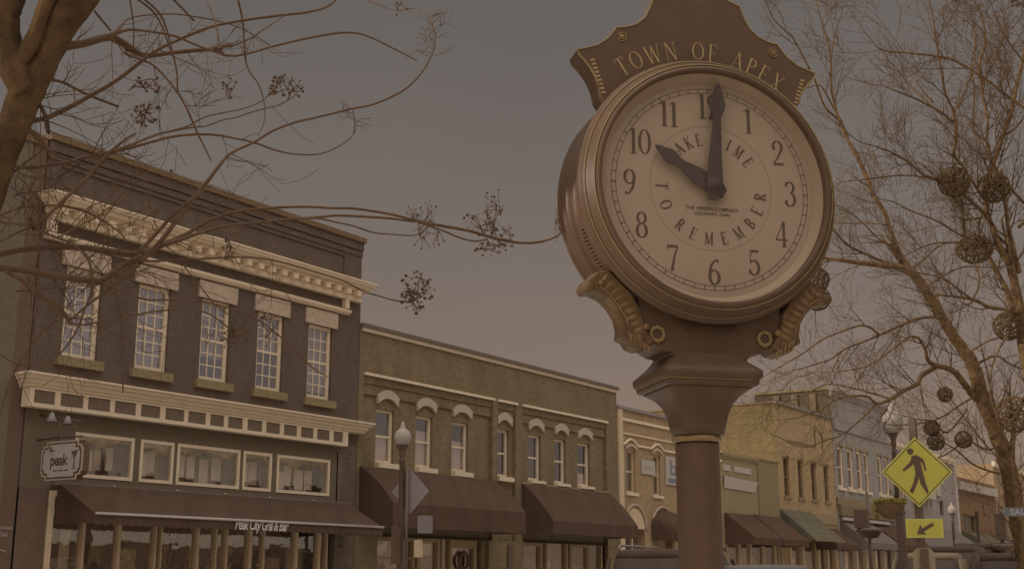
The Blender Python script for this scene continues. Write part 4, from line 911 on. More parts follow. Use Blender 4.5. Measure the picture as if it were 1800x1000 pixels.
# ================================================================== lamps, signs
def acorn_lamp(loc, h, gr, label, group, rz=0, pk=1):
    """post top lamp: h = height of globe centre"""
    L = empty('street_lamp', loc, label, 'street lamp', group, rz)
    x, y = 0, 0
    mb = MB(); mb.lathe([(.2, 0), (.2, .15), (.15, .25), (.13, .6), (.09, .7), (.075, 1.0), (.065, h-gr*2.8), (.08, h-gr*2.75), (.05, h-gr*2.6), (.055, h-gr*2.3), (.09, h-gr*2.0), (.07, h-gr*1.8), (.085, h-gr*1.5), (.15, h-gr*1.1), (.17, h-gr*.95)], lambda a, b, z: (a*pk, b*pk, z), 16)
    mb.build('post', 'pole', L, True)
    mb = MB(); mb.lathe([(gr*.6, h-gr*1.0), (gr*.85, h-gr*.7), (gr, h-gr*.15), (gr*.97, h+gr*.3), (gr*.75, h+gr*.7), (gr*.4, h+gr*.95), (gr*.27, h+gr*1.15), (gr*.3, h+gr*1.35), (gr*.2, h+gr*1.55), (.03, h+gr*1.7), (0, h+gr*1.9)], lambda a, b, z: (a, b, z), 24)
    mb.build('globe', 'globe', L, True)
    return L
l1 = acorn_lamp((-18.6, 23.48, 0), 4.69, .205, 'acorn street lamp on the far kerb, a grey diamond sign back on its post', 'acorn street lamps')
P2L = at(1568, 742, 26.5)
l2 = acorn_lamp((P2L.x, P2L.y, 0), P2L.z, .23, 'large acorn street lamp behind the yellow crossing sign, with a flower basket', 'acorn street lamps', pk=.72)
# far diamond sign seen from behind
d1 = empty('diamond_warning_sign', (-18.55, 23.5, 0), 'grey back of a diamond road sign on the lamp post before the awnings', 'road sign')
u_ = Vector((math.cos(R(20)), math.sin(R(20)), 0)); c_ = Vector((-18.45, 23.62, 3.42))
mb = MB(); mb.prism([(0, -.53), (.46, 0), (0, .53), (-.46, 0)], lambda a, b, t: tuple(c_+u_*a+Vector((0, 0, b))+Vector((-.34, .94, 0))*t), 0, .01); mb.build('sign_plate', 'sign_back', d1)
mb = MB(); mb.tube([(-18.47, 23.52, .0), (-18.47, 23.52, 4.0)], .035, 8); mb.build('sign_post', 'pole', d1)
pb = empty('signal_box', (-18.3, 23.4, 0), 'small grey box with pale shade strapped beside the far lamp post', 'control box')
mb = MB(); mb.box(-18.2, -17.95, 23.6, 23.85, 2.45, 2.85); mb.build('box', 'sign_back', pb); MB().box(-18.66, -18.5, 23.2, 23.35, 1.75, 2.6).build('box_post', 'pole', pb); MB().box(-18.25, -18.12, 23.55, 23.7, 1.9, 2.3).build('plate', 'trim_shade', pb)
# pedestrian crossing sign
px_ = empty('pedestrian_crossing_sign', (-6.06, 21.45, 0), 'yellow-green diamond sign with a walking figure above an arrow plate', 'road sign')
CS = at(1612, 829, 22.3); ang = R(28); su = Vector((math.cos(ang), math.sin(ang), 0)); sn = Vector((math.sin(ang), -math.cos(ang), 0))
def PS(u, v, s=0): return tuple(CS+su*u+Vector((0, 0, v))+sn*s)
def PQ(px, py, s=0, k=22.3/2200*1.0):       # sign-plane coordinates measured on the sign itself
    return ((px-1612)*k*1.0, (829-py)*k*1.02)
H_ = .62
MB().prism([(0, -H_), (H_, 0), (0, H_), (-H_, 0)], lambda a, b, t: PS(a, b, t), -.02, 0).build('sign_plate', 'yellow_edge', px_)
mb = MB()
for a, b in ((.585, .562),):
    P1 = [(0, -a), (a, 0), (0, a), (-a, 0)]; P2 = [(0, -b), (b, 0), (0, b), (-b, 0)]
    for i in range(4): mb.add([PS(*P1[i], .004), PS(*P1[(i+1) % 4], .004), PS(*P2[(i+1) % 4], .004), PS(*P2[i], .004)], [(0, 1, 2, 3)])
mb.build('sign_border', 'ink', px_)
MB().add([PS(0, -.56, .002), PS(.56, 0, .002), PS(0, .56, .002), PS(-.56, 0, .002)], [(0, 1, 2, 3)]).build('sign_face', 'yellow_sign', px_)
mb = MB(); k = .62/59
def P_(l, s=.006): return [PS((x-1612)*k, (829-y)*k*1.02, s) for x, y in l]
mb.add(P_([(1603+5.5*math.cos(t*math.pi/6), 795+5.2*math.sin(t*math.pi/6)) for t in range(12)]), [tuple(range(12))])
mb.add(P_([(1604, 803), (1612, 801), (1620, 806), (1618, 812), (1620, 820), (1622, 834), (1609, 834), (1608, 820), (1605, 814)]), [tuple(range(9))])
mb.add(P_([(1605, 805), (1601, 813), (1588, 825), (1590, 828), (1604, 819), (1607, 814)], .0062), [(0, 1, 2, 3, 4, 5)])
mb.add(P_([(1616, 803), (1624, 808), (1628, 826), (1625, 828), (1622, 815), (1617, 811)], .0064), [(0, 1, 2, 3, 4, 5)])
mb.add(P_([(1609, 832), (1616, 834), (1611, 848), (1603, 864), (1597, 861), (1604, 848)], .0066), [(0, 1, 2, 3, 4, 5)])
mb.add(P_([(1614, 833), (1622, 832), (1625, 848), (1629, 862), (1626, 865), (1616, 848)], .0068), [(0, 1, 2, 3, 4, 5)])
mb.build('walking_figure', 'ink', px_)
CA = CS+Vector((0, 0, -.985))+su*.06
def PA(u, v, s=0): return tuple(CA+su*u+Vector((0, 0, v))+sn*s)
ap = MB().prism([(-.32, -.165), (.32, -.165), (.32, .165), (-.32, .165)], lambda a, b, t: PA(a, b, t), -.02, 0).build('arrow_plate', 'yellow_edge', px_)
MB().add([PA(-.29, -.14, .002), PA(.29, -.14, .002), PA(.29, .14, .002), PA(-.29, .14, .002)], [(0, 1, 2, 3)]).build('plate_face', 'yellow_sign', ap)
MB().add([PA(*p, .005) for p in ((.14, .10), (.17, .05), (-.02, -.06), (.02, -.11), (-.14, -.10), (-.07, .075), (-.045, .0))], [(0, 1, 2, 6), (2, 3, 4, 6), (4, 5, 6)]).build('arrow', 'ink', ap)
mb = MB(); a, b, c = PS(-.07, 0, -.09), PS(.07, 0, -.09), PS(0, 0, -.16)
cp = CS-sn*.08; mb.box(cp.x-.06, cp.x+.06, cp.y-.06, cp.y+.06, 0, CS.z+.95); mb.build('sign_post', 'pole', px_)
# back of a lower sign on a dark post, under the arrow plate
bs_ = empty('sign_back', (-6.2, 20.2, 0), 'tan back of a small sign on a dark post below the arrow plate', 'road sign')
c2 = at(1625, 990, 21.2); mb = MB(); mb.prism([(-.18, -.34), (.18, -.34), (.18, .18), (.1, .26), (-.1, .26), (-.18, .18)], lambda a, b, t: tuple(c2+su*a+Vector((0, 0, b))+sn*t), -.02, .0); mb.build('sign_plate', 'tan_box', bs_)
mb = MB(); p2 = c2+sn*.05; mb.box(p2.x-.06, p2.x+.06, p2.y-.04, p2.y+.04, 0, c2.z+.24); mb.build('sign_post', 'pole', bs_)
# flower basket and dark banner brackets on the second lamp
fb = empty('flower_basket', (-6.5, 21, 2.3), 'coir hanging basket with yellow-green flowers beside the crossing sign', 'flower basket')
cb_ = at(1566, 890, 26.0); mb = MB(); mb.lathe([(0, -.24), (.12, -.22), (.2, -.14), (.24, 0), (.25, .05)], lambda a, b, h: (cb_.x+a*1.15, cb_.y+b*1.15, cb_.z+h*1.1), 20); mb.build('basket', 'basket', fb)
rng = random.Random(8); mb = MB()
for q in range(330):
    a = rng.uniform(0, 2*math.pi); r = .34*math.sqrt(rng.random()); mb.blob((cb_.x+r*math.cos(a), cb_.y+r*math.sin(a), cb_.z+.06+rng.uniform(0, .10)), rng.uniform(.012, .028))
for q in range(70): mb.blob((cb_.x-.30+rng.uniform(-.05, .05), cb_.y+rng.uniform(-.1, .05)-.06, cb_.z+.05-rng.uniform(0, .3)), .018)
tag(mb.build('flowers', 'flower', fb), kind='stuff')
mb = MB(); mb.tube([(l2.location.x, l2.location.y, 3.0), (cb_.x, cb_.y, cb_.z+.35), (cb_.x, cb_.y, cb_.z)], .012, 5); mb.build('hanger', 'pole', fb)
sb = empty('dark_planter_basket', (-9, 28, 0), 'dark hanging basket on a slim post in front of the grey-brown awnings', 'planter')
cb_ = at(1528, 936, 30); mb = MB(); mb.lathe([(0, -.18), (.22, -.14), (.3, 0), (.36, .05), (.3, .14), (0, .2)], lambda a, b, h: (cb_.x+a*.9, cb_.y+b*.9, cb_.z+h*.8), 16); mb.build('basket', 'pole', sb)
mb = MB(); mb.tube([(cb_.x, cb_.y, 0), (cb_.x, cb_.y, cb_.z+1.0)], .035, 8); mb.build('post', 'pole', sb); 
cb2 = at(1515, 912, 30); MB().box(cb2.x-.16, cb2.x+.16, cb2.y-.1, cb2.y+.1, cb2.z-.2, cb2.z+.22).build('lantern_box', 'pole', sb)
l3 = acorn_lamp((at(1673, 894, 62).x, at(1673, 894, 62).y, 0), 4.65, .2, 'small distant street lamp in front of the red brick building', 'acorn street lamps')
l4 = acorn_lamp((at(1718, 920, 50).x, at(1718, 920, 50).y, 0), 4.0, .02, 'slim bare dark post in front of the red brick building', 'posts down the street')
tl = empty('traffic_signal', (at(1758, 930, 40).x, at(1758, 930, 40).y, 0), 'dark signal head on a post behind the blue street sign', 'traffic signal')
c3 = at(1760, 928, 40); mb = MB(); mb.box(c3.x-.16, c3.x+.16, c3.y-.14, c3.y+.14, c3.z-.35, c3.z+.45); mb.build('signal_head', 'pole', tl)
mb = MB(); mb.tube([(c3.x, c3.y, 0), (c3.x, c3.y, c3.z+.7)], .06, 8); mb.lathe([(0, -.2), (.3, -.12), (.36, 0), (.3, .06), (0, .08)], lambda a, b, h: (c3.x+a, c3.y+b, c3.z-.55+h), 14); mb.build('post', 'pole', tl)
ss = empty('street_name_sign', (-4.2, 16, 0), 'slate blue street name sign with pale capitals at the right edge', 'street sign')
c4 = at(1822, 899, 15.5); v_ = Vector((math.cos(R(33)), math.sin(R(33)), 0)); n4 = Vector((math.sin(R(33)), -math.cos(R(33)), 0))
def P4(u, v, s=0): return tuple(c4+v_*u+Vector((0, 0, v))+n4*s)
MB().prism([(-.40, -.055), (.55, -.055), (.55, .055), (-.40, .055)], lambda a, b, t: P4(a, b, t), -.01, 0).build('sign_plate', 'blue_sign', ss)
mb = MB(); text_mesh(mb, 'SAUNDERS ST', .105, lambda u, v: P4(u+.03, v-.037, .003), bold=.003, spacing=1.1); mb.build('sign_lettering', 'sign_text', ss)
p4 = Vector(P4(.3, 0, -.05)); MB().tube([(p4.x, p4.y, 0), (p4.x, p4.y, c4.z+.1)], .03, 8).build('sign_post', 'pole', ss)
# slim bollard-like posts near the crossing
ps1 = empty('dark_post', (at(1585, 950, 24).x, at(1585, 950, 24).y, 0), 'plain dark post left of the crossing sign at the bottom edge', 'post')
c5 = at(1582, 902, 24); mb = MB(); mb.box(c5.x-.07, c5.x+.07, c5.y-.07, c5.y+.07, 0, c5.z); mb.build('post_shaft', 'pole', ps1); MB().box(c5.x-.09, c5.x+.09, c5.y-.09, c5.y+.09, c5.z, c5.z+.05).build('post_cap', 'pole', ps1)

# ================================================================== cars
def car(loc, rz, Lc, Wc, Hc, paint, label, suv=True, rack=False):
    o = empty('parked_car', loc, label, 'car', 'cars in the street', rz)
    hb = Hc*.55; w2 = Wc/2
    def sec(x, zb, zt, wt, wb):  # cross-section ring
        return [(x, -wb, zb), (x, -wb*1.0, zb+(zt-zb)*.5), (x, -wt, zt), (x, 0, zt+.03), (x, wt, zt), (x, wb*1.0, zb+(zt-zb)*.5), (x, wb, zb), (x, 0, zb)]
    st = [(-.5, .38, hb*.80, .80), (-.48, .28, hb*.93, .92), (-.42, .22, hb*.98, .97), (-.2, .2, hb, 1), (.15, .2, hb, 1), (.25, .2, hb*.97, .98), (.40, .22, hb*.90, .95), (.47, .28, hb*.80, .88), (.5, .38, hb*.66, .76)]
    mb = MB(); loft(mb, [sec(x*Lc, a, b, w2*c*.93, w2*c) for x, a, b, c in st]); body = mb.build('body', paint, o, True)
    g0, g1, g2, g3 = ((-.48, -.44, .10, .24) if suv else (-.42, -.26, .06, .24))
    def cabin(infl, z0, z1, k):
        b_ = [(g0*Lc, -w2*.9), (g3*Lc, -w2*.9), (g3*Lc, w2*.9), (g0*Lc, w2*.9)]; t_ = [(g1*Lc, -w2*.74), (g2*Lc, -w2*.74), (g2*Lc, w2*.74), (g1*Lc, w2*.74)]
        m_ = [((a[0]*(1-k)+b[0]*k), (a[1]*(1-k)+b[1]*k)) for a, b in zip(b_, t_)]
        return b_, m_, t_
    b_, m_, t_ = cabin(0, hb, Hc, .85); z1 = hb+.85*(Hc-hb)-.02
    mb = MB(); rings = []
    def ring(c4_, z, sq=8):
        x0_, x1_ = c4_[0][0], c4_[1][0]; yw = c4_[2][1]; cx = (x0_+x1_)/2; hx = (x1_-x0_)/2; out = []
        for i in range(24):
            a = 2*math.pi*i/24; c, s_ = math.cos(a), math.sin(a); kk = (abs(c)**sq+abs(s_)**sq)**(-1/sq); out.append((cx+hx*c*kk, yw*s_*kk, z))
        return out
    loft(mb, [ring(b_, hb-.03), ring(m_, z1)]); gl_ = mb.build('glasshouse', 'car_glass', body, True)
    mb = MB(); loft(mb, [ring(m_, z1-.015), ring(t_, Hc-.03, 6), ring([(x*.93, y*.9) for x, y in t_], Hc, 5), ring([(x*.6, y*.5) for x, y in t_], Hc+.012, 4)]); mb.build('roof', paint, body, True)
    mb = MB()
    for fx in (0, .33, .66, 1):
        for s_ in (-1, 1):
            bx = b_[0][0]*(1-fx)+b_[1][0]*fx; tx = m_[0][0]*(1-fx)+m_[1][0]*fx; mb.tube([(bx*.985, s_*w2*.905, hb-.02), (tx*.985, s_*w2*.775, z1+.01)], .035, 6)
    mb.build('pillar', paint, body, True)
    for x in (-.31, .31):
        for s_ in (-1, 1):
            mb = MB(); mb.lathe([(0, -.09), (.26, -.1), (.33, -.08), (.34, 0), (.33, .08), (.26, .1), (0, .09)], lambda a, b, h: (x*Lc+a, s_*(w2-.1)+h, .34+b-.12+.12), 20); wh_ = mb.build('wheel', 'tyre', o, True)
            mb = MB(); mb.lathe([(0, .0), (.2, .0), (.2, .02), (0, .03)], lambda a, b, h: (x*Lc+a, s_*(w2-.1+.1)+s_*h, .34+b), 12); mb.build('rim', 'sign_back', wh_, True)
    for s_ in (-1, 1):
        mb = MB(); mb.box(.478*Lc, .492*Lc, s_*w2*.62-.16, s_*w2*.62+.16, hb*.6, hb*.75); mb.build('headlight', 'lampglass', body, True)
        mb = MB(); mb.blob((.2*Lc, s_*(w2+.08), hb+.1), .09, 6); mb.build('wing_mirror', paint, body, True)
        if rack: mb = MB(); mb.tube([(g1*Lc*.9, s_*w2*.68, Hc), (g1*Lc*.85, s_*w2*.68, Hc+.07), (g2*Lc*.8, s_*w2*.68, Hc+.07), (g2*Lc*.95, s_*w2*.68, Hc)], .02, 6); mb.build('roof_rail', 'sign_back', body, True)
    return o
def spot(px, d, ): p = at(px, 1009, d); return (p.x, p.y, -.12)
car(spot(1205, 23.5), R(100), 4.9, 1.95, 2.06, 'car_dark', 'dark sport utility vehicle partly hidden by the left edge of the clock post', True, True)
car(spot(1335, 22), R(120), 4.7, 1.85, 1.78, 'car_grey', 'grey car roof at the bottom edge just right of the clock post', False)
car(spot(1640, 30), R(100), 4.7, 1.85, 2.12, 'car_gold', 'champagne car behind the crossing sign post', False)
car(spot(1690, 37), R(95), 4.9, 1.95, 2.42, 'car_dark', 'dark sport utility vehicle parked to the right of the champagne car', True)
car(spot(1738, 42), R(95), 5.0, 2.0, 2.62, 'car_dark', 'tallest dark sport utility vehicle, second from the right edge', True, True)
car(spot(1800, 26), R(95), 4.8, 1.9, 2.05, 'car_dark', 'dark car cut by the bottom right corner', False)

# ================================================================== trees
def bez(pts, n=4):
    """Catmull-Rom through (Vector, radius)"""
    P = [Vector((*p, r)) if False else (p, r) for p, r in pts]; out = []
    for i in range(len(P)-1):
        p0 = P[max(i-1, 0)]; p1 = P[i]; p2 = P[i+1]; p3 = P[min(i+2, len(P)-1)]
        for k in range(n):
            t = k/n; t2 = t*t; t3 = t2*t
            q = .5*((2*p1[0])+(p2[0]-p0[0])*t+(2*p0[0]-5*p1[0]+4*p2[0]-p3[0])*t2+(3*p1[0]-p0[0]-3*p2[0]+p3[0])*t3)
            out.append((q, p1[1]+(p2[1]-p1[1])*t))
    out.append(P[-1]); return out
def limb(mb, path, d0, d1, n=6, sub=4, jit=0, taper=None, rng=random):
    """path of (px, py, width_px); depth goes from d0 to d1 along it"""
    pts = []; m = len(path)
    for i, p in enumerate(path):
        d = d0+(d1-d0)*i/(m-1); wpx = p[2]; pts.append((at(p[0], p[1], d), wpx*d/FPX/2))
    sm = bez(pts, sub)
    if jit: sm = [(q+Vector([rng.uniform(-1, 1)*r*jit for _ in range(3)]), r) for q, r in sm]
    mb.tube([q for q, r in sm], [r for q, r in sm], n); return sm
def grow(mb, p, d, L, r, lev, rng, segs=4, wig=.35, up=.15, rmin=.0016, kids=(2, 3), n=3, tips=None, spread=.8):
    pts = [p]; rad = [r]; q = p.copy(); dd = d.normalized(); nodes = []
    for i in range(segs):
        dd = (dd+Vector([rng.uniform(-wig, wig) for _ in range(3)])+Vector((0, 0, up*.4))).normalized()
        q = q+dd*L/segs; pts.append(q.copy()); rr = max(rmin, r*(1-.7*(i+1)/segs)); rad.append(rr); nodes.append((q.copy(), dd.copy(), rr))
    mb.tube(pts, rad, n if lev < 2 else 4)
    if lev > 0:
        for q, dd, rr in nodes:
            for _ in range(1 if rng.random() < .75 else 2):
                side = dd.cross(Vector([rng.uniform(-1, 1) for _ in range(3)]))
                if side.length < .1: continue
                nd = (dd*(1-.35*spread)+side.normalized()*spread).normalized()
                grow(mb, q, nd, L*rng.uniform(.4, .7), rr*.7, lev-1, rng, max(2, segs-1), wig, up, rmin, kids, n, tips, spread)
    elif tips is not None: tips.append((q.copy(), dd.copy()))
# ---- crape myrtle, left foreground
rng = random.Random(21)
cm = empty('crape_myrtle_tree', (-5.2, 2.6, 0), 'bare multi-stemmed tree with smooth tan trunk and dry seed heads filling the left foreground', 'tree')
mb = MB()
limb(mb, [(420, -900, 14), (340, -620, 28), (280, -380, 44), (222, -180, 60), (172, -60, 72), (140, -10, 70), (104, 45, 62), (82, 102, 46), (50, 156, 60), (24, 220, 56), (2, 290, 48), (-24, 370, 46), (-60, 480, 56), (-100, 700, 66), (-130, 1000, 84), (-150, 1640, 110)], 4.9, 5.0, 14, 5, .035, rng=rng)
limb(mb, [(-60, -760, 12), (0, -480, 28), (30, -260, 44), (30, -110, 56), (26, -60, 60), (18, -20, 60), (6, 25, 56), (8, 70, 58), (26, 120, 56), (46, 165, 48)], 4.85, 4.92, 12, 5, .04, rng=rng)
limb(mb, [(170, -520, 8), (150, -340, 16), (120, -150, 24), (98, -40, 26), (86, -5, 26), (72, 32, 26), (64, 60, 30), (46, 92, 30), (28, 116, 30)], 4.82, 4.9, 9, 5, .05, rng=rng)
limb(mb, [(-260, -600, 12), (-170, -330, 28), (-100, -140, 42), (-60, -20, 48), (-40, 60, 46), (-28, 140, 44), (-30, 300, 44), (-60, 480, 50)], 5.1, 5.0, 10, 4, .04, rng=rng)
mb.build('trunk', 'bark', cm)

BR = [
 [(112,82,17),(150,76,14),(190,66,14),(215,76,14),(245,95,11),(265,98,9),(310,92,8),(380,88,7),(395,98,4.5),(430,96,4),(480,82,4),(540,68,4),(600,58,4),(640,62,3),(690,85,2.6),(733,107,1.8)],
 [(190,66,8),(225,53,5),(270,57,4.5),(310,65,4.5),(345,80,3.6),(395,98,3.4)], [(196,64,11),(208,52,7),(219,37,3)],
 [(205,52,3),(222,36,3),(250,28,2.8),(300,25,2.6),(350,31,2.6),(400,42,2.2),(440,58,1.8),(475,80,1.5)],
 [(40,215,10),(80,208,9),(120,190,8.5),(160,168,7.5),(200,145,7),(240,115,7),(270,92,6),(310,72,5.5),(370,48,5),(430,36,5),(480,29,5),(540,22,4.6),(575,12,4),(594,-4,4)],
 [(82,140,7),(110,145,5),(150,165,5),(208,188,4.6)], [(250,-4,4),(281,25,4),(295,60,3.2),(305,100,3),(311,130,3),(312,160,3)],
 [(228,-4,3),(235,50,2.4),(234,84,2)], [(218,92,6),(228,98,4.5),(260,110,4),(280,125,4),(310,160,4),(330,195,4),(345,230,4),(360,260,3.2),(371,283,2.4)],
 [(236,-5,4),(268,20,4),(286,50,3),(300,90,2.4)], [(303,-2,4),(325,20,4),(341,37,4)], [(375,88,10),(398,80,9),(406,82,6)],
 [(405,82,4),(440,68,2.6),(470,48,2.2),(500,28,2)], [(418,-2,4),(425,30,3.4),(428,55,3),(430,90,3),(436,122,2.6),(455,150,2),(465,185,1.8),(464,215,1.5),(453,240,1.3)],
 [(362,-2,2),(378,40,2.6),(384,75,3),(386,86,3)], [(166,20,4),(180,37,4),(194,54,4)],
 [(245,462,9),(270,438,8),(300,402,8),(330,360,8),(360,325,7),(385,292,6),(405,270,5),(447,250,4.6),(480,230,4.4),(520,215,4.2),(555,207,4.2),(587,199,4),(620,191,4),(652,185,4),(685,172,4),(715,155,3.6),(742,127,3.2),(757,100,3),(765,75,2.8),(762,50,2.6),(752,30,2.4),(737,19,2),(727,15,2),(700,19,2),(685,16,2),(665,9,2),(637,-2,2)],
 [(15,292,4),(50,295,8),(82,291,7),(120,285,6),(140,279,6),(182,270,6),(200,266,7),(225,261,6),(262,251,5),(300,241,5),(337,237,5),(375,237,4.6),(405,242,4),(447,251,4),(490,266,3.4),(530,272,3),(565,270,2.6),(600,255,2.2),(622,235,2),(628,215,1.6)],
 [(200,266,6),(240,251,5),(275,237,4.6),(300,231,4),(340,224,3.4),(362,222,2.6),(390,212,2.4),(417,206,2.4),(450,195,2.4),(487,186,2.2),(505,177,2),(520,167,1.8)],
 [(300,231,4),(330,222,3),(360,206,2.6),(400,197,2.4),(425,192,2.4),(457,180,2.2),(472,167,2),(487,150,2)],
 [(70,390,6),(107,357,7),(130,335,7),(155,310,7),(175,287,7),(195,267,7),(220,246,4),(240,235,3)],
 [(-70,468,14),(0,447,10),(50,438,10),(112,434,11),(150,436,11),(187,441,12),(212,445,13),(237,447,12),(265,440,12),(287,430,10),(327,412,8),(350,397,7),(382,382,6),(420,372,5.4),(462,367,5),(510,364,4.6),(550,364,4.4),(587,366,4.4),(625,367,4.4),(678,375,4.4),(725,386,4.8),(743,391,5.4),(782,398,5.6),(821,405,5.4),(860,416,5.4),(899,425,5),(933,427,5),(959,423,4.4),(980,414,3.6),(1002,396,3)],
 [(290,430,9),(320,420,7),(350,410,6),(400,397,5.6),(450,392,5),(500,386,5),(557,382,4.6),(590,379,4.6),(625,380,4.6),(686,384,4.4),(730,390,4)],
 [(735,390,4),(753,396,4),(782,407,3.6),(808,418,3.4),(834,424,3.4),(857,420,2.6)],
 [(500,386,3.6),(557,384,3.4),(587,390,3.4),(620,397,3.2),(657,409,3),(691,412,2.8),(725,414,2.4),(740,408,2),(757,396,1.8)],
 [(235,455,6),(265,459,4.4),(325,456,4),(375,454,3.8),(412,452,3.6),(450,453,3.4),(487,459,3.2),(525,469,3.2),(562,480,3),(600,492,3),(637,511,2.8),(665,520,2.8),(699,529,2.8),(725,530,2.6),(748,516,2)],
 [(-70,462,14),(0,471,11),(50,476,12),(100,485,12),(140,491,12),(170,495,12),(187,486,10),(205,474,9),(225,461,9),(250,450,9)],
 [(10,477,8),(37,492,8),(62,511,8),(87,530,9),(107,545,9),(124,568,7)],
 [(122,566,5),(140,571,3.4),(180,565,3.2),(212,557,3.2),(250,551,3.2),(275,547,3.2),(312,544,3.2),(350,546,3),(375,556,3),(400,575,2.8),(418,590,2.4),(432,598,2)],
 [(185,500,6),(217,512,4.4),(237,521,4),(262,527,3.6),(300,527,3.6),(350,529,3.4),(375,534,3.2),(412,544,3.2),(450,560,3),(485,585,2.8),(515,612,2.6),(548,645,2.2),(575,662,1.8)],
 [(120,420,3),(155,457,4),(162,495,5),(160,520,5),(150,540,4),(135,580,3.4),(107,620,3),(75,640,2.8),(50,644,2.8),(25,637,2.6),(0,622,2.4),(-20,600,2)],
 [(245,464,8),(212,492,7),(190,510,6),(162,530,4.4),(140,548,3.6),(125,562,3)],
 [(112,558,3.6),(87,570,3.4),(67,592,3.2),(52,612,3),(32,640,3),(15,680,2.6),(0,730,2.4)],
 [(72,120,1.5),(70,400,1.6),(67,520,1.8),(57,595,1.8),(48,650,1.6),(30,700,1.4)],
 [(200,512,3.6),(210,550,3.6),(214,595,3.4),(216,640,3),(216,690,2.6)],
 [(320,462,2.6),(335,482,2.4),(350,500,2.4),(375,532,2.2),(410,560,2),(440,590,1.6)],
 [(0,325,4),(22,305,4),(60,275,3),(82,260,3)], [(37,221,9),(65,240,11),(82,260,7),(105,276,5),(125,282,4)],
 [(77,195,6),(80,215,6),(84,232,6)], [(48,168,8),(66,180,7),(80,205,7),(86,235,6)],
 [(0,379,4),(42,364,4),(87,361,4.4),(120,364,4.2),(150,372,4),(170,382,3.6),(185,390,3.4),(202,402,3),(217,416,2.4),(226,440,2)],
 [(0,391,4),(50,397,4.6),(85,412,4.4),(130,428,3.4)], [(100,418,2.6),(150,392,2.4),(200,362,2.2),(227,344,1.8)],
 [(0,425,3),(40,405,3.4),(75,392,3)], [(245,441,8),(268,418,7),(310,372,6),(345,345,4),(372,325,2)],
 [(300,405,4),(318,380,3),(342,348,2.4),(352,338,1.6)], [(0,800,1.5),(18,768,1.6),(22,720,1.5),(8,680,1.4)],
]
mb = MB(); tips = []; tw = MB()
for bi, path in enumerate(BR):
    d0, d1 = 4.95, 5.1
    if path[-1][0] > 600: d1 = 6.6
    elif path[-1][0] > 400: d1 = 5.9
    elif path[-1][0] > 200: d1 = 5.3
    if path[0][0] > 200: d0 = 5.2 if path[0][0] < 350 else 5.6
    sm = limb(mb, path, d0, d1, 8 if path[0][2] > 6 else 6, 4, .08, rng=rng)
    for i in range(2, len(sm)-1):
        q, r = sm[i]; fx = path[min(i//4, len(path)-1)][0]
        if fx < 480 and rng.random() < (.13 if fx < 330 else .07):
            dd = (sm[i+1][0]-q).normalized(); side = dd.cross(-FW)*rng.choice((-1, 1)) + FW*rng.uniform(-.3, .5)
            grow(tw, q, dd*.6+side.normalized()*.8, rng.uniform(.10, .28), min(r*.5, .0028), rng.choice((0, 1, 1)), rng, 4, .22, .1, .0013)
for _ in range(26):   # fine straggling shoots low on the left
    x = rng.uniform(0, 230); y = rng.uniform(290, 520); grow(tw, at(x, y, rng.uniform(4.9, 5.3)), RT*rng.uniform(-.6, 1)+UP*rng.uniform(-.9, .8), rng.uniform(.15, .38), .0032, 1, rng, 6, .25, 0, .0013)
mb.build('branches', 'branch', cm); tag(tw.build('twigs', 'branch', cm), kind='stuff')
pods = MB(); stems = MB()
def seedhead(cx, cy, rx, ry, d, npod, pr=3.0, base=None):
    rx *= 1.12; ry *= 1.12; npod = int(npod*1.15)
    bq = at(*(base or (cx, cy+ry*.9)), d); subs = []
    for k in range(max(3, npod//5)):
        a = rng.uniform(0, 2*math.pi); q = rng.uniform(.25, .7); e = at(cx+rx*q*math.cos(a), cy+ry*q*math.sin(a), d+rng.uniform(-.08, .08)); o_ = subs[rng.randrange(len(subs))] if subs and rng.random() < .5 else bq
        m_ = o_.lerp(e, .5)+Vector([rng.uniform(-.012, .012) for _ in range(3)]); stems.tube([o_, m_, e], [.0028, .0024, .002], 4); subs.append(e)
    for i in range(npod):
        a = rng.uniform(0, 2*math.pi); k = math.sqrt(rng.random()); x = cx+rx*k*math.cos(a); y = cy+ry*k*math.sin(a); e = at(x, y, d+rng.uniform(-.12, .12))
        o_ = min(subs, key=lambda q: (q-e).length); mid = o_.lerp(e, .5)+Vector([rng.uniform(-.012, .012) for _ in range(3)])
        stems.tube([o_, mid, e], [.0018, .0015, .0012], 3)
        if pr: pods.blob(tuple(e), pr*rng.choice((.35, .5, .65, .8, .95))*d/FPX, 5, rng)
for a in ((262,148,24,14,5.3,17,4.2,(225,160)), (258,200,25,20,5.3,22,4.0,(250,222)), (405,152,12,22,5.5,9,3.6,(404,175)), (497,148,22,18,5.7,19,4.2,(472,168)), (522,155,18,14,5.7,12,3.8,(505,177)),
          (478,158,10,12,5.7,6,3.8,(472,168)), (742,378,26,26,6.3,30,2.5,(740,392)), (752,415,28,26,6.3,22,2.6,(745,395)), (868,385,18,58,6.4,30,3.4,(864,414)), (846,392,30,20,6.4,20,3.4,(850,412)), (890,420,18,22,6.4,14,3.2,(866,416)), (862,438,26,16,6.4,16,3.6,(855,420)),
          (735,505,28,26,6.4,34,3.8,(728,528)), (728,538,14,14,6.4,10,4.2,(724,530)), (715,520,16,16,6.4,12,4.2,(725,530)), (700,12,14,16,6.2,4,3.2,(700,18)), (988,395,16,34,6.8,20,1.8,(990,410)),
          (402,440,14,22,5.5,14,3.6,(395,455)), (415,585,22,30,5.4,26,2.6,(420,595)), (400,600,12,20,5.4,10,3.8,(418,592)), (470,575,20,34,5.6,22,2.0,(470,580)), (60,390,20,22,5.0,16,3.2,(62,400)), (300,300,3,3,5.2,1,4,(300,303))):
    seedhead(*a)
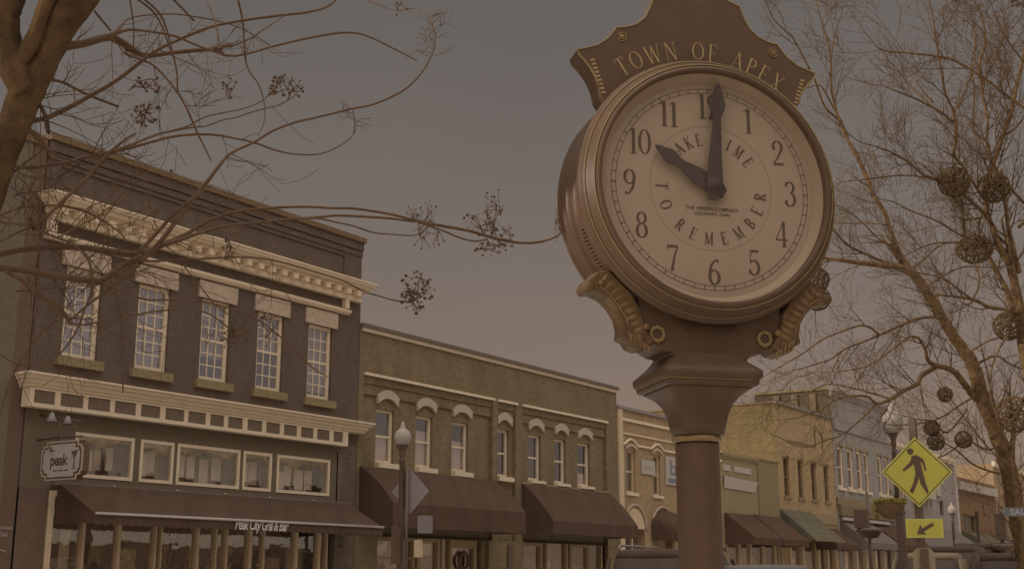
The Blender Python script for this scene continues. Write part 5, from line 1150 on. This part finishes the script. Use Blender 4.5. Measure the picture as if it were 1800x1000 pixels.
for k in range(15):   # feathery old flower stalks on the looping branch
    t = k/14; p = (757+8*math.sin(t*3), 30+75*t) if t < 1 else (757, 100); q = at(p[0], p[1], 6.2)
    grow(stems, q, RT*rng.choice((-1, 1))*1.0+UP*rng.uniform(.1, .9), rng.uniform(.05, .10), .002, 1, rng, 3, .3, .1, .0012)
for k in range(7): grow(stems, at(622, 192+5*k, 6.1), RT*rng.choice((-1, 1))+UP*rng.uniform(-.4, .6), .06, .0018, 1, rng, 3, .3, 0, .0012)
stems.tube([at(620, 191, 6.1), at(624, 212, 6.1), at(622, 235, 6.1)], .003, 5)
tag(pods.build('seed_pods', 'pod', cm), kind='stuff'); tag(stems.build('seed_stalks', 'branch', cm), kind='stuff')

# ---- street trees on the right
def street_tree(label, base_px, limbs, dA, seed, twl, dens, extra=()):
    rng = random.Random(seed); p = at(base_px, 1009, dA); t = empty('bare_street_tree', (p.x, p.y, 0), label, 'tree', 'bare trees on the right')
    tr = MB(); br = MB(); tw = MB()
    for k, (path, dd) in enumerate(limbs):
        big = path[0][2] > 11; sm = limb(tr if big else br, path, dA+dd[0], dA+dd[1], 10 if big else 6, 4, .10, rng=rng)
        for i in range(3, len(sm)-1):
            q, r = sm[i]
            if rng.random() < dens:
                d_ = (sm[i+1][0]-q).normalized(); side = (d_.cross(FW)*rng.choice((-1, 1))+FW*rng.uniform(-.7, .7)).normalized()
                L = rng.uniform(.5, 1.0)*twl*(1 if r < .05 else 1.3); grow(tw, q, d_*.75+side*.75+Vector((0, 0, .25)), L, min(r*.5, .013), 2, rng, 5, .2, .10, .0027, spread=.62)
        q, r = sm[-1]; d_ = (q-sm[-2][0]).normalized(); grow(tw, q, d_, twl*.8, r, 1, rng, 5, .2, .1, .0027)
    tr.build('trunk', 'bark2', t); br.build('branches', 'bark2', t); tag(tw.build('twigs', 'twig', t), kind='stuff')
    return t
T1 = [
 ([(1800,1690,36),(1806,1009,34),(1800,968,34),(1790,923,32),(1783,872,32),(1774,830,30),(1760,785,29),(1745,744,28),(1728,702,27),(1710,640,24),(1695,618,22),(1677,592,19),(1657,560,17),(1637,525,17),(1612,490,18),(1600,475,13)], (0, 0)),
 ([(1603,480,12),(1582,445,9),(1567,410,8),(1555,375,8),(1537,345,8),(1525,317,8),(1515,292,7.5),(1502,267,7),(1490,245,6),(1473,205,5),(1462,160,4.4),(1460,112,4),(1457,80,3.4),(1447,50,2.6),(1435,2,2)], (0, 1.0)),
 ([(1492,250,6),(1478,215,5),(1450,188,4),(1432,140,4),(1417,110,3.6),(1405,87,3.4),(1392,65,3),(1375,50,2.6),(1357,30,2.2),(1350,12,1.6)], (1, .2)),
 ([(1480,215,4),(1465,190,3.4),(1452,165,3),(1440,150,2.6),(1420,155,2)], (1, .6)), ([(1460,112,3),(1468,60,2.4),(1478,30,1.6)], (1, 1.4)),
 ([(1612,486,14),(1587,472,12),(1562,467,11),(1512,462,9),(1475,457,6),(1447,453,4)], (0, -1)),
 ([(1475,457,4),(1455,458,3.4),(1442,470,3),(1438,500,2.6),(1437,530,2.2)], (-1, -1)),
 ([(1562,465,6),(1530,450,5),(1507,440,4.4),(1485,427,4),(1462,400,3.6),(1440,392,2)], (0, -.8)),
 ([(1575,435,4),(1545,420,3),(1520,395,2.6),(1490,370,2),(1465,358,1.5)], (0, -1)),
 ([(1557,395,4),(1540,393,3),(1515,393,2.6),(1480,392,2.4),(1460,390,2)], (0, .8)),
 ([(1650,560,7),(1645,557,6),(1612,560,5),(1587,570,5),(1562,582,4.4),(1545,589,4),(1520,600,3.6),(1487,612,3.4),(1462,630,3),(1437,639,2.6),(1400,650,2)], (0, -1.5)),
 ([(1545,589,4),(1532,577,4),(1517,572,4.4),(1500,575,4),(1470,586,3.4),(1445,597,3.2),(1410,622,2.8),(1375,642,2.2),(1350,657,1.6)], (-.8, -1.8)),
 ([(1722,705,15),(1700,682,12),(1682,657,11),(1667,647,10),(1645,642,9),(1630,632,6),(1627,615,5.5),(1615,595,5),(1600,592,3.6),(1585,600,3.2),(1567,615,3.2),(1540,635,3),(1512,647,2.4),(1480,652,1.8)], (0, -1.6)),
 ([(1645,644,9),(1620,660,8.5),(1612,675,8),(1587,687,7.4),(1562,703,6.6),(1541,709,5),(1522,696,4.4),(1477,699,3.4),(1440,720,2.4),(1400,735,1.6)], (-.3, -2)),
 ([(1541,709,4),(1510,740,3),(1478,765,2.6),(1452,773,2.4),(1420,785,2),(1388,779,1.6)], (-1, -2)),
 ([(1562,700,4),(1530,690,3.4),(1490,680,3),(1450,676,2.4),(1405,700,2),(1370,705,1.6)], (-1, 0)),
 ([(1717,640,5),(1750,625,4),(1775,640,3.4),(1800,650,3)], (0, -.6)), ([(1700,622,4),(1735,600,3.4),(1770,590,3)], (0, .6)),
 ([(1625,508,4),(1650,490,4),(1690,470,3),(1740,470,2.4)], (0, .9)), ([(1600,475,4),(1625,455,3.4),(1655,430,3),(1690,425,2.4)], (0, .7)),
 ([(1760,780,5),(1735,790,3.4),(1700,775,3),(1660,800,2.4),(1620,810,1.8)], (0, -1.4)), ([(1775,835,5),(1740,828,4),(1710,815,3.4),(1680,790,2.6),(1655,775,2)], (0, -1)),
 ([(1725,690,4),(1690,710,3.4),(1650,735,3),(1610,745,2.4),(1570,747,2)], (0, -1.2)), ([(1700,720,4),(1665,760,3.4),(1640,740,3),(1618,738,2)], (-.5, -.9)),
]
t1 = street_tree('large bare tree whose slanting trunk rises from the lower right behind the crossing sign', 1806, T1, 24.5, 5, 1.1, .25)
T2 = [
 ([(1850,1690,34),(1845,1009,32),(1835,800,30),(1815,680,26),(1800,600,22),(1795,560,18),(1786,512,15),(1776,465,14)], (0, 0)),
 ([(1776,467,12),(1755,430,12),(1745,400,10),(1735,375,9),(1732,340,8),(1742,300,8),(1752,270,9),(1762,240,9),(1775,205,8),(1785,160,7),(1795,120,6),(1803,70,4)], (0, .5)),
 ([(1800,600,13),(1780,537,11),(1762,495,9),(1737,450,8),(1725,425,6)], (0, .6)),
 ([(1792,480,10),(1782,440,9),(1772,395,8),(1765,345,7),(1750,300,6),(1735,250,5.4),(1736,212,5),(1727,162,5),(1722,112,5),(1730,87,4.6),(1732,55,3.6),(1725,30,2.4)], (0, 1)),
 ([(1735,250,5),(1712,228,4),(1712,190,3.6),(1712,150,3.2),(1707,118,2.8),(1715,80,2)], (.8, 1.2)),
 ([(1762,300,6),(1730,330,6),(1722,337,5),(1707,315,5),(1690,290,5),(1677,272,5),(1680,245,5),(1677,200,4.6),(1662,165,4.4),(1655,125,4),(1647,82,3.2),(1640,30,2.4),(1635,3,1.6)], (0, -.8)),
 ([(1680,218,5),(1650,195,4),(1612,175,3.4),(1587,165,3),(1562,155,2.4)], (-.4, -1)), ([(1650,198,3.4),(1620,170,3),(1595,145,2.4),(1572,118,1.8)], (-.4, 0)), ([(1640,180,3),(1615,150,2.6),(1604,128,2)], (-.4, .2)),
 ([(1850,225,6),(1800,190,5),(1762,162,4.6),(1725,135,4.4),(1682,109,4.2),(1650,100,4),(1600,94,3.4),(1562,91,3),(1545,85,2)], (-3, -3.6)),
 ([(1745,395,6),(1730,375,7),(1697,345,6),(1668,325,4)], (0, -.7)), ([(1695,425,4),(1695,400,4.4),(1692,370,4),(1687,342,4)], (-.2, -.3)), ([(1732,382,4),(1710,385,3.6),(1697,387,3)], (0, -.3)),
 ([(1800,357,6),(1780,335,5.4),(1760,312,5),(1748,290,3)], (.3, .3)),
 ([(1690,320,6),(1650,317,7),(1620,305,5),(1600,287,4.4),(1565,267,3.6),(1540,258,2.8),(1512,250,2.2)], (-.3, -1.3)), ([(1650,316,4),(1612,310,3.4),(1575,309,3),(1525,315,2.4),(1490,319,1.8)], (-.4, -1.2)),
 ([(1745,430,4),(1692,415,3.4),(1650,390,3),(1600,370,2.6),(1570,355,2),(1545,350,1.6)], (0, -1)), ([(1760,440,4),(1720,428,3.6),(1695,427,3.4),(1650,427,3),(1620,435,2.6),(1590,450,2)], (0, -.9)),
 ([(1790,550,8),(1775,545,7),(1740,540,7),(1712,527,6.4),(1675,521,5),(1640,518,3)], (0, -.8)), ([(1709,527,4.6),(1720,505,4),(1720,480,3.6),(1712,460,3)], (-.5, -.3)), ([(1707,525,4),(1687,510,3.6),(1675,500,3.4),(1650,487,3),(1622,481,2.4)], (-.5, -1)),
 ([(1762,240,4),(1785,225,3.4),(1800,205,3)], (.4, .1)), ([(1775,205,4),(1760,150,3),(1757,100,2.6),(1740,50,2),(1720,15,1.5)], (.4, 1)), ([(1800,110,3),(1770,70,2.6),(1750,30,2)], (.4, -.4)), ([(1677,200,3),(1700,150,2.6),(1715,100,2.2),(1712,50,1.8)], (-.5, -.9)),
 ([(1640,60,2),(1632,25,1.6),(1636,-5,1.3)], (-.8, -.8)), ([(1790,400,6),(1812,380,5)], (0, 0)), ([(1800,560,7),(1770,590,4),(1745,640,3.4),(1740,690,2.6)], (0, -.4)),
]
t2 = street_tree('bare tree with upright forking limbs at the right edge carrying woven twig balls', 1845, T2, 17.0, 9, .8, .27)
T3 = [([(1790,1400,20),(1800,1009,20),(1795,930,15),(1786,880,11),(1779,820,10),(1783,740,8)], (0, 0)), ([(1779,820,6),(1740,790,4),(1700,740,3),(1670,700,2.4)], (0, 1)), ([(1780,760,6),(1800,700,4),(1812,650,3)], (0, 0)), ([(1779,800,5),(1750,720,4),(1735,650,3)], (0, 0))]
t3 = street_tree('slim pale-barked bare tree beside the street name sign at the right edge', 1802, T3, 24, 12, 1.1, .35)
# woven twig balls
def twig_ball(px, py, r, d, seed, label, squash=1.0, n=46):
    rng = random.Random(seed); c = at(px, py, d); rr = r*d/FPX; mb = MB()
    for i in range(n):
        ax = Vector([rng.gauss(0, 1) for _ in range(3)]).normalized(); e1 = ax.orthogonal().normalized(); e2 = ax.cross(e1); k = rng.uniform(.72, 1.0); off = ax*rr*math.sqrt(max(0, 1-k*k))*rng.choice((-1, 1)); a0 = rng.uniform(0, 6.28); ln = rng.uniform(2.2, 5)
        pts = []
        for q in range(11):
            a = a0+ln*q/10; w_ = rr*k*(1+rng.uniform(-.05, .05)); p = c+off+e1*math.cos(a)*w_+e2*math.sin(a)*w_; p.z = c.z+(p.z-c.z)*squash; pts.append(p)
        mb.tube(pts, rng.uniform(.0045, .008), 4)
    for i in range(26): mb.tube([c+Vector([rng.gauss(0, .35)*rr for _ in range(3)]), c+Vector([rng.gauss(0, .5)*rr for _ in range(3)])], .005, 3)
    top_mesh(mb, 'twig_ball', 'wire', label, 'twig ball', 'woven twig balls hung in the street trees')
for i, a in enumerate(((1677, 320, 27, 16.4, 1, 'woven twig ball on the left limb, highest of the balls left of the fork'), (1747, 330, 27, 17, 2, 'woven twig ball against the fork of the right-hand tree'), (1713, 438, 31, 17, 3, 'largest flattened twig ball, midway up the right-hand tree', .8),
     (1438, 491, 20, 23.5, 4, 'upper of two stacked twig balls touching the clock bracket'), (1437, 524, 22, 23.5, 5, 'lower of two stacked twig balls touching the clock bracket'), (1772, 573, 25, 17, 6, 'round twig ball beside the forked trunk at the right edge'),
     (1661, 693, 13, 23.4, 7, 'tiny twig ball just above the crossing sign post'), (1783, 728, 32, 16, 8, 'big dense twig ball low in the trunk fork at the right edge'), (1638, 752, 14, 23.4, 9, 'twig ball directly right of the crossing sign post top'),
     (1645, 776, 15, 23.4, 10, 'small dense twig ball touching the top right edge of the crossing sign'), (1694, 772, 15, 23.4, 11, 'twig ball between the crossing sign and the slanting trunk'))):
    twig_ball(*a)
# small wires and stray leaves at the top right corner
st_ = MB(); rng = random.Random(31)
for q in range(26): st_.blob(tuple(at(1785+rng.uniform(-12, 16), 4+rng.uniform(-8, 8), 9)), rng.uniform(.006, .014))
st_.tube([at(1775, -6, 9), at(1790, 4, 9), at(1806, 10, 9)], .004, 4)
top_mesh(st_, 'seed_head', 'pod', 'dark seed head dangling into the top right corner', 'seed head')
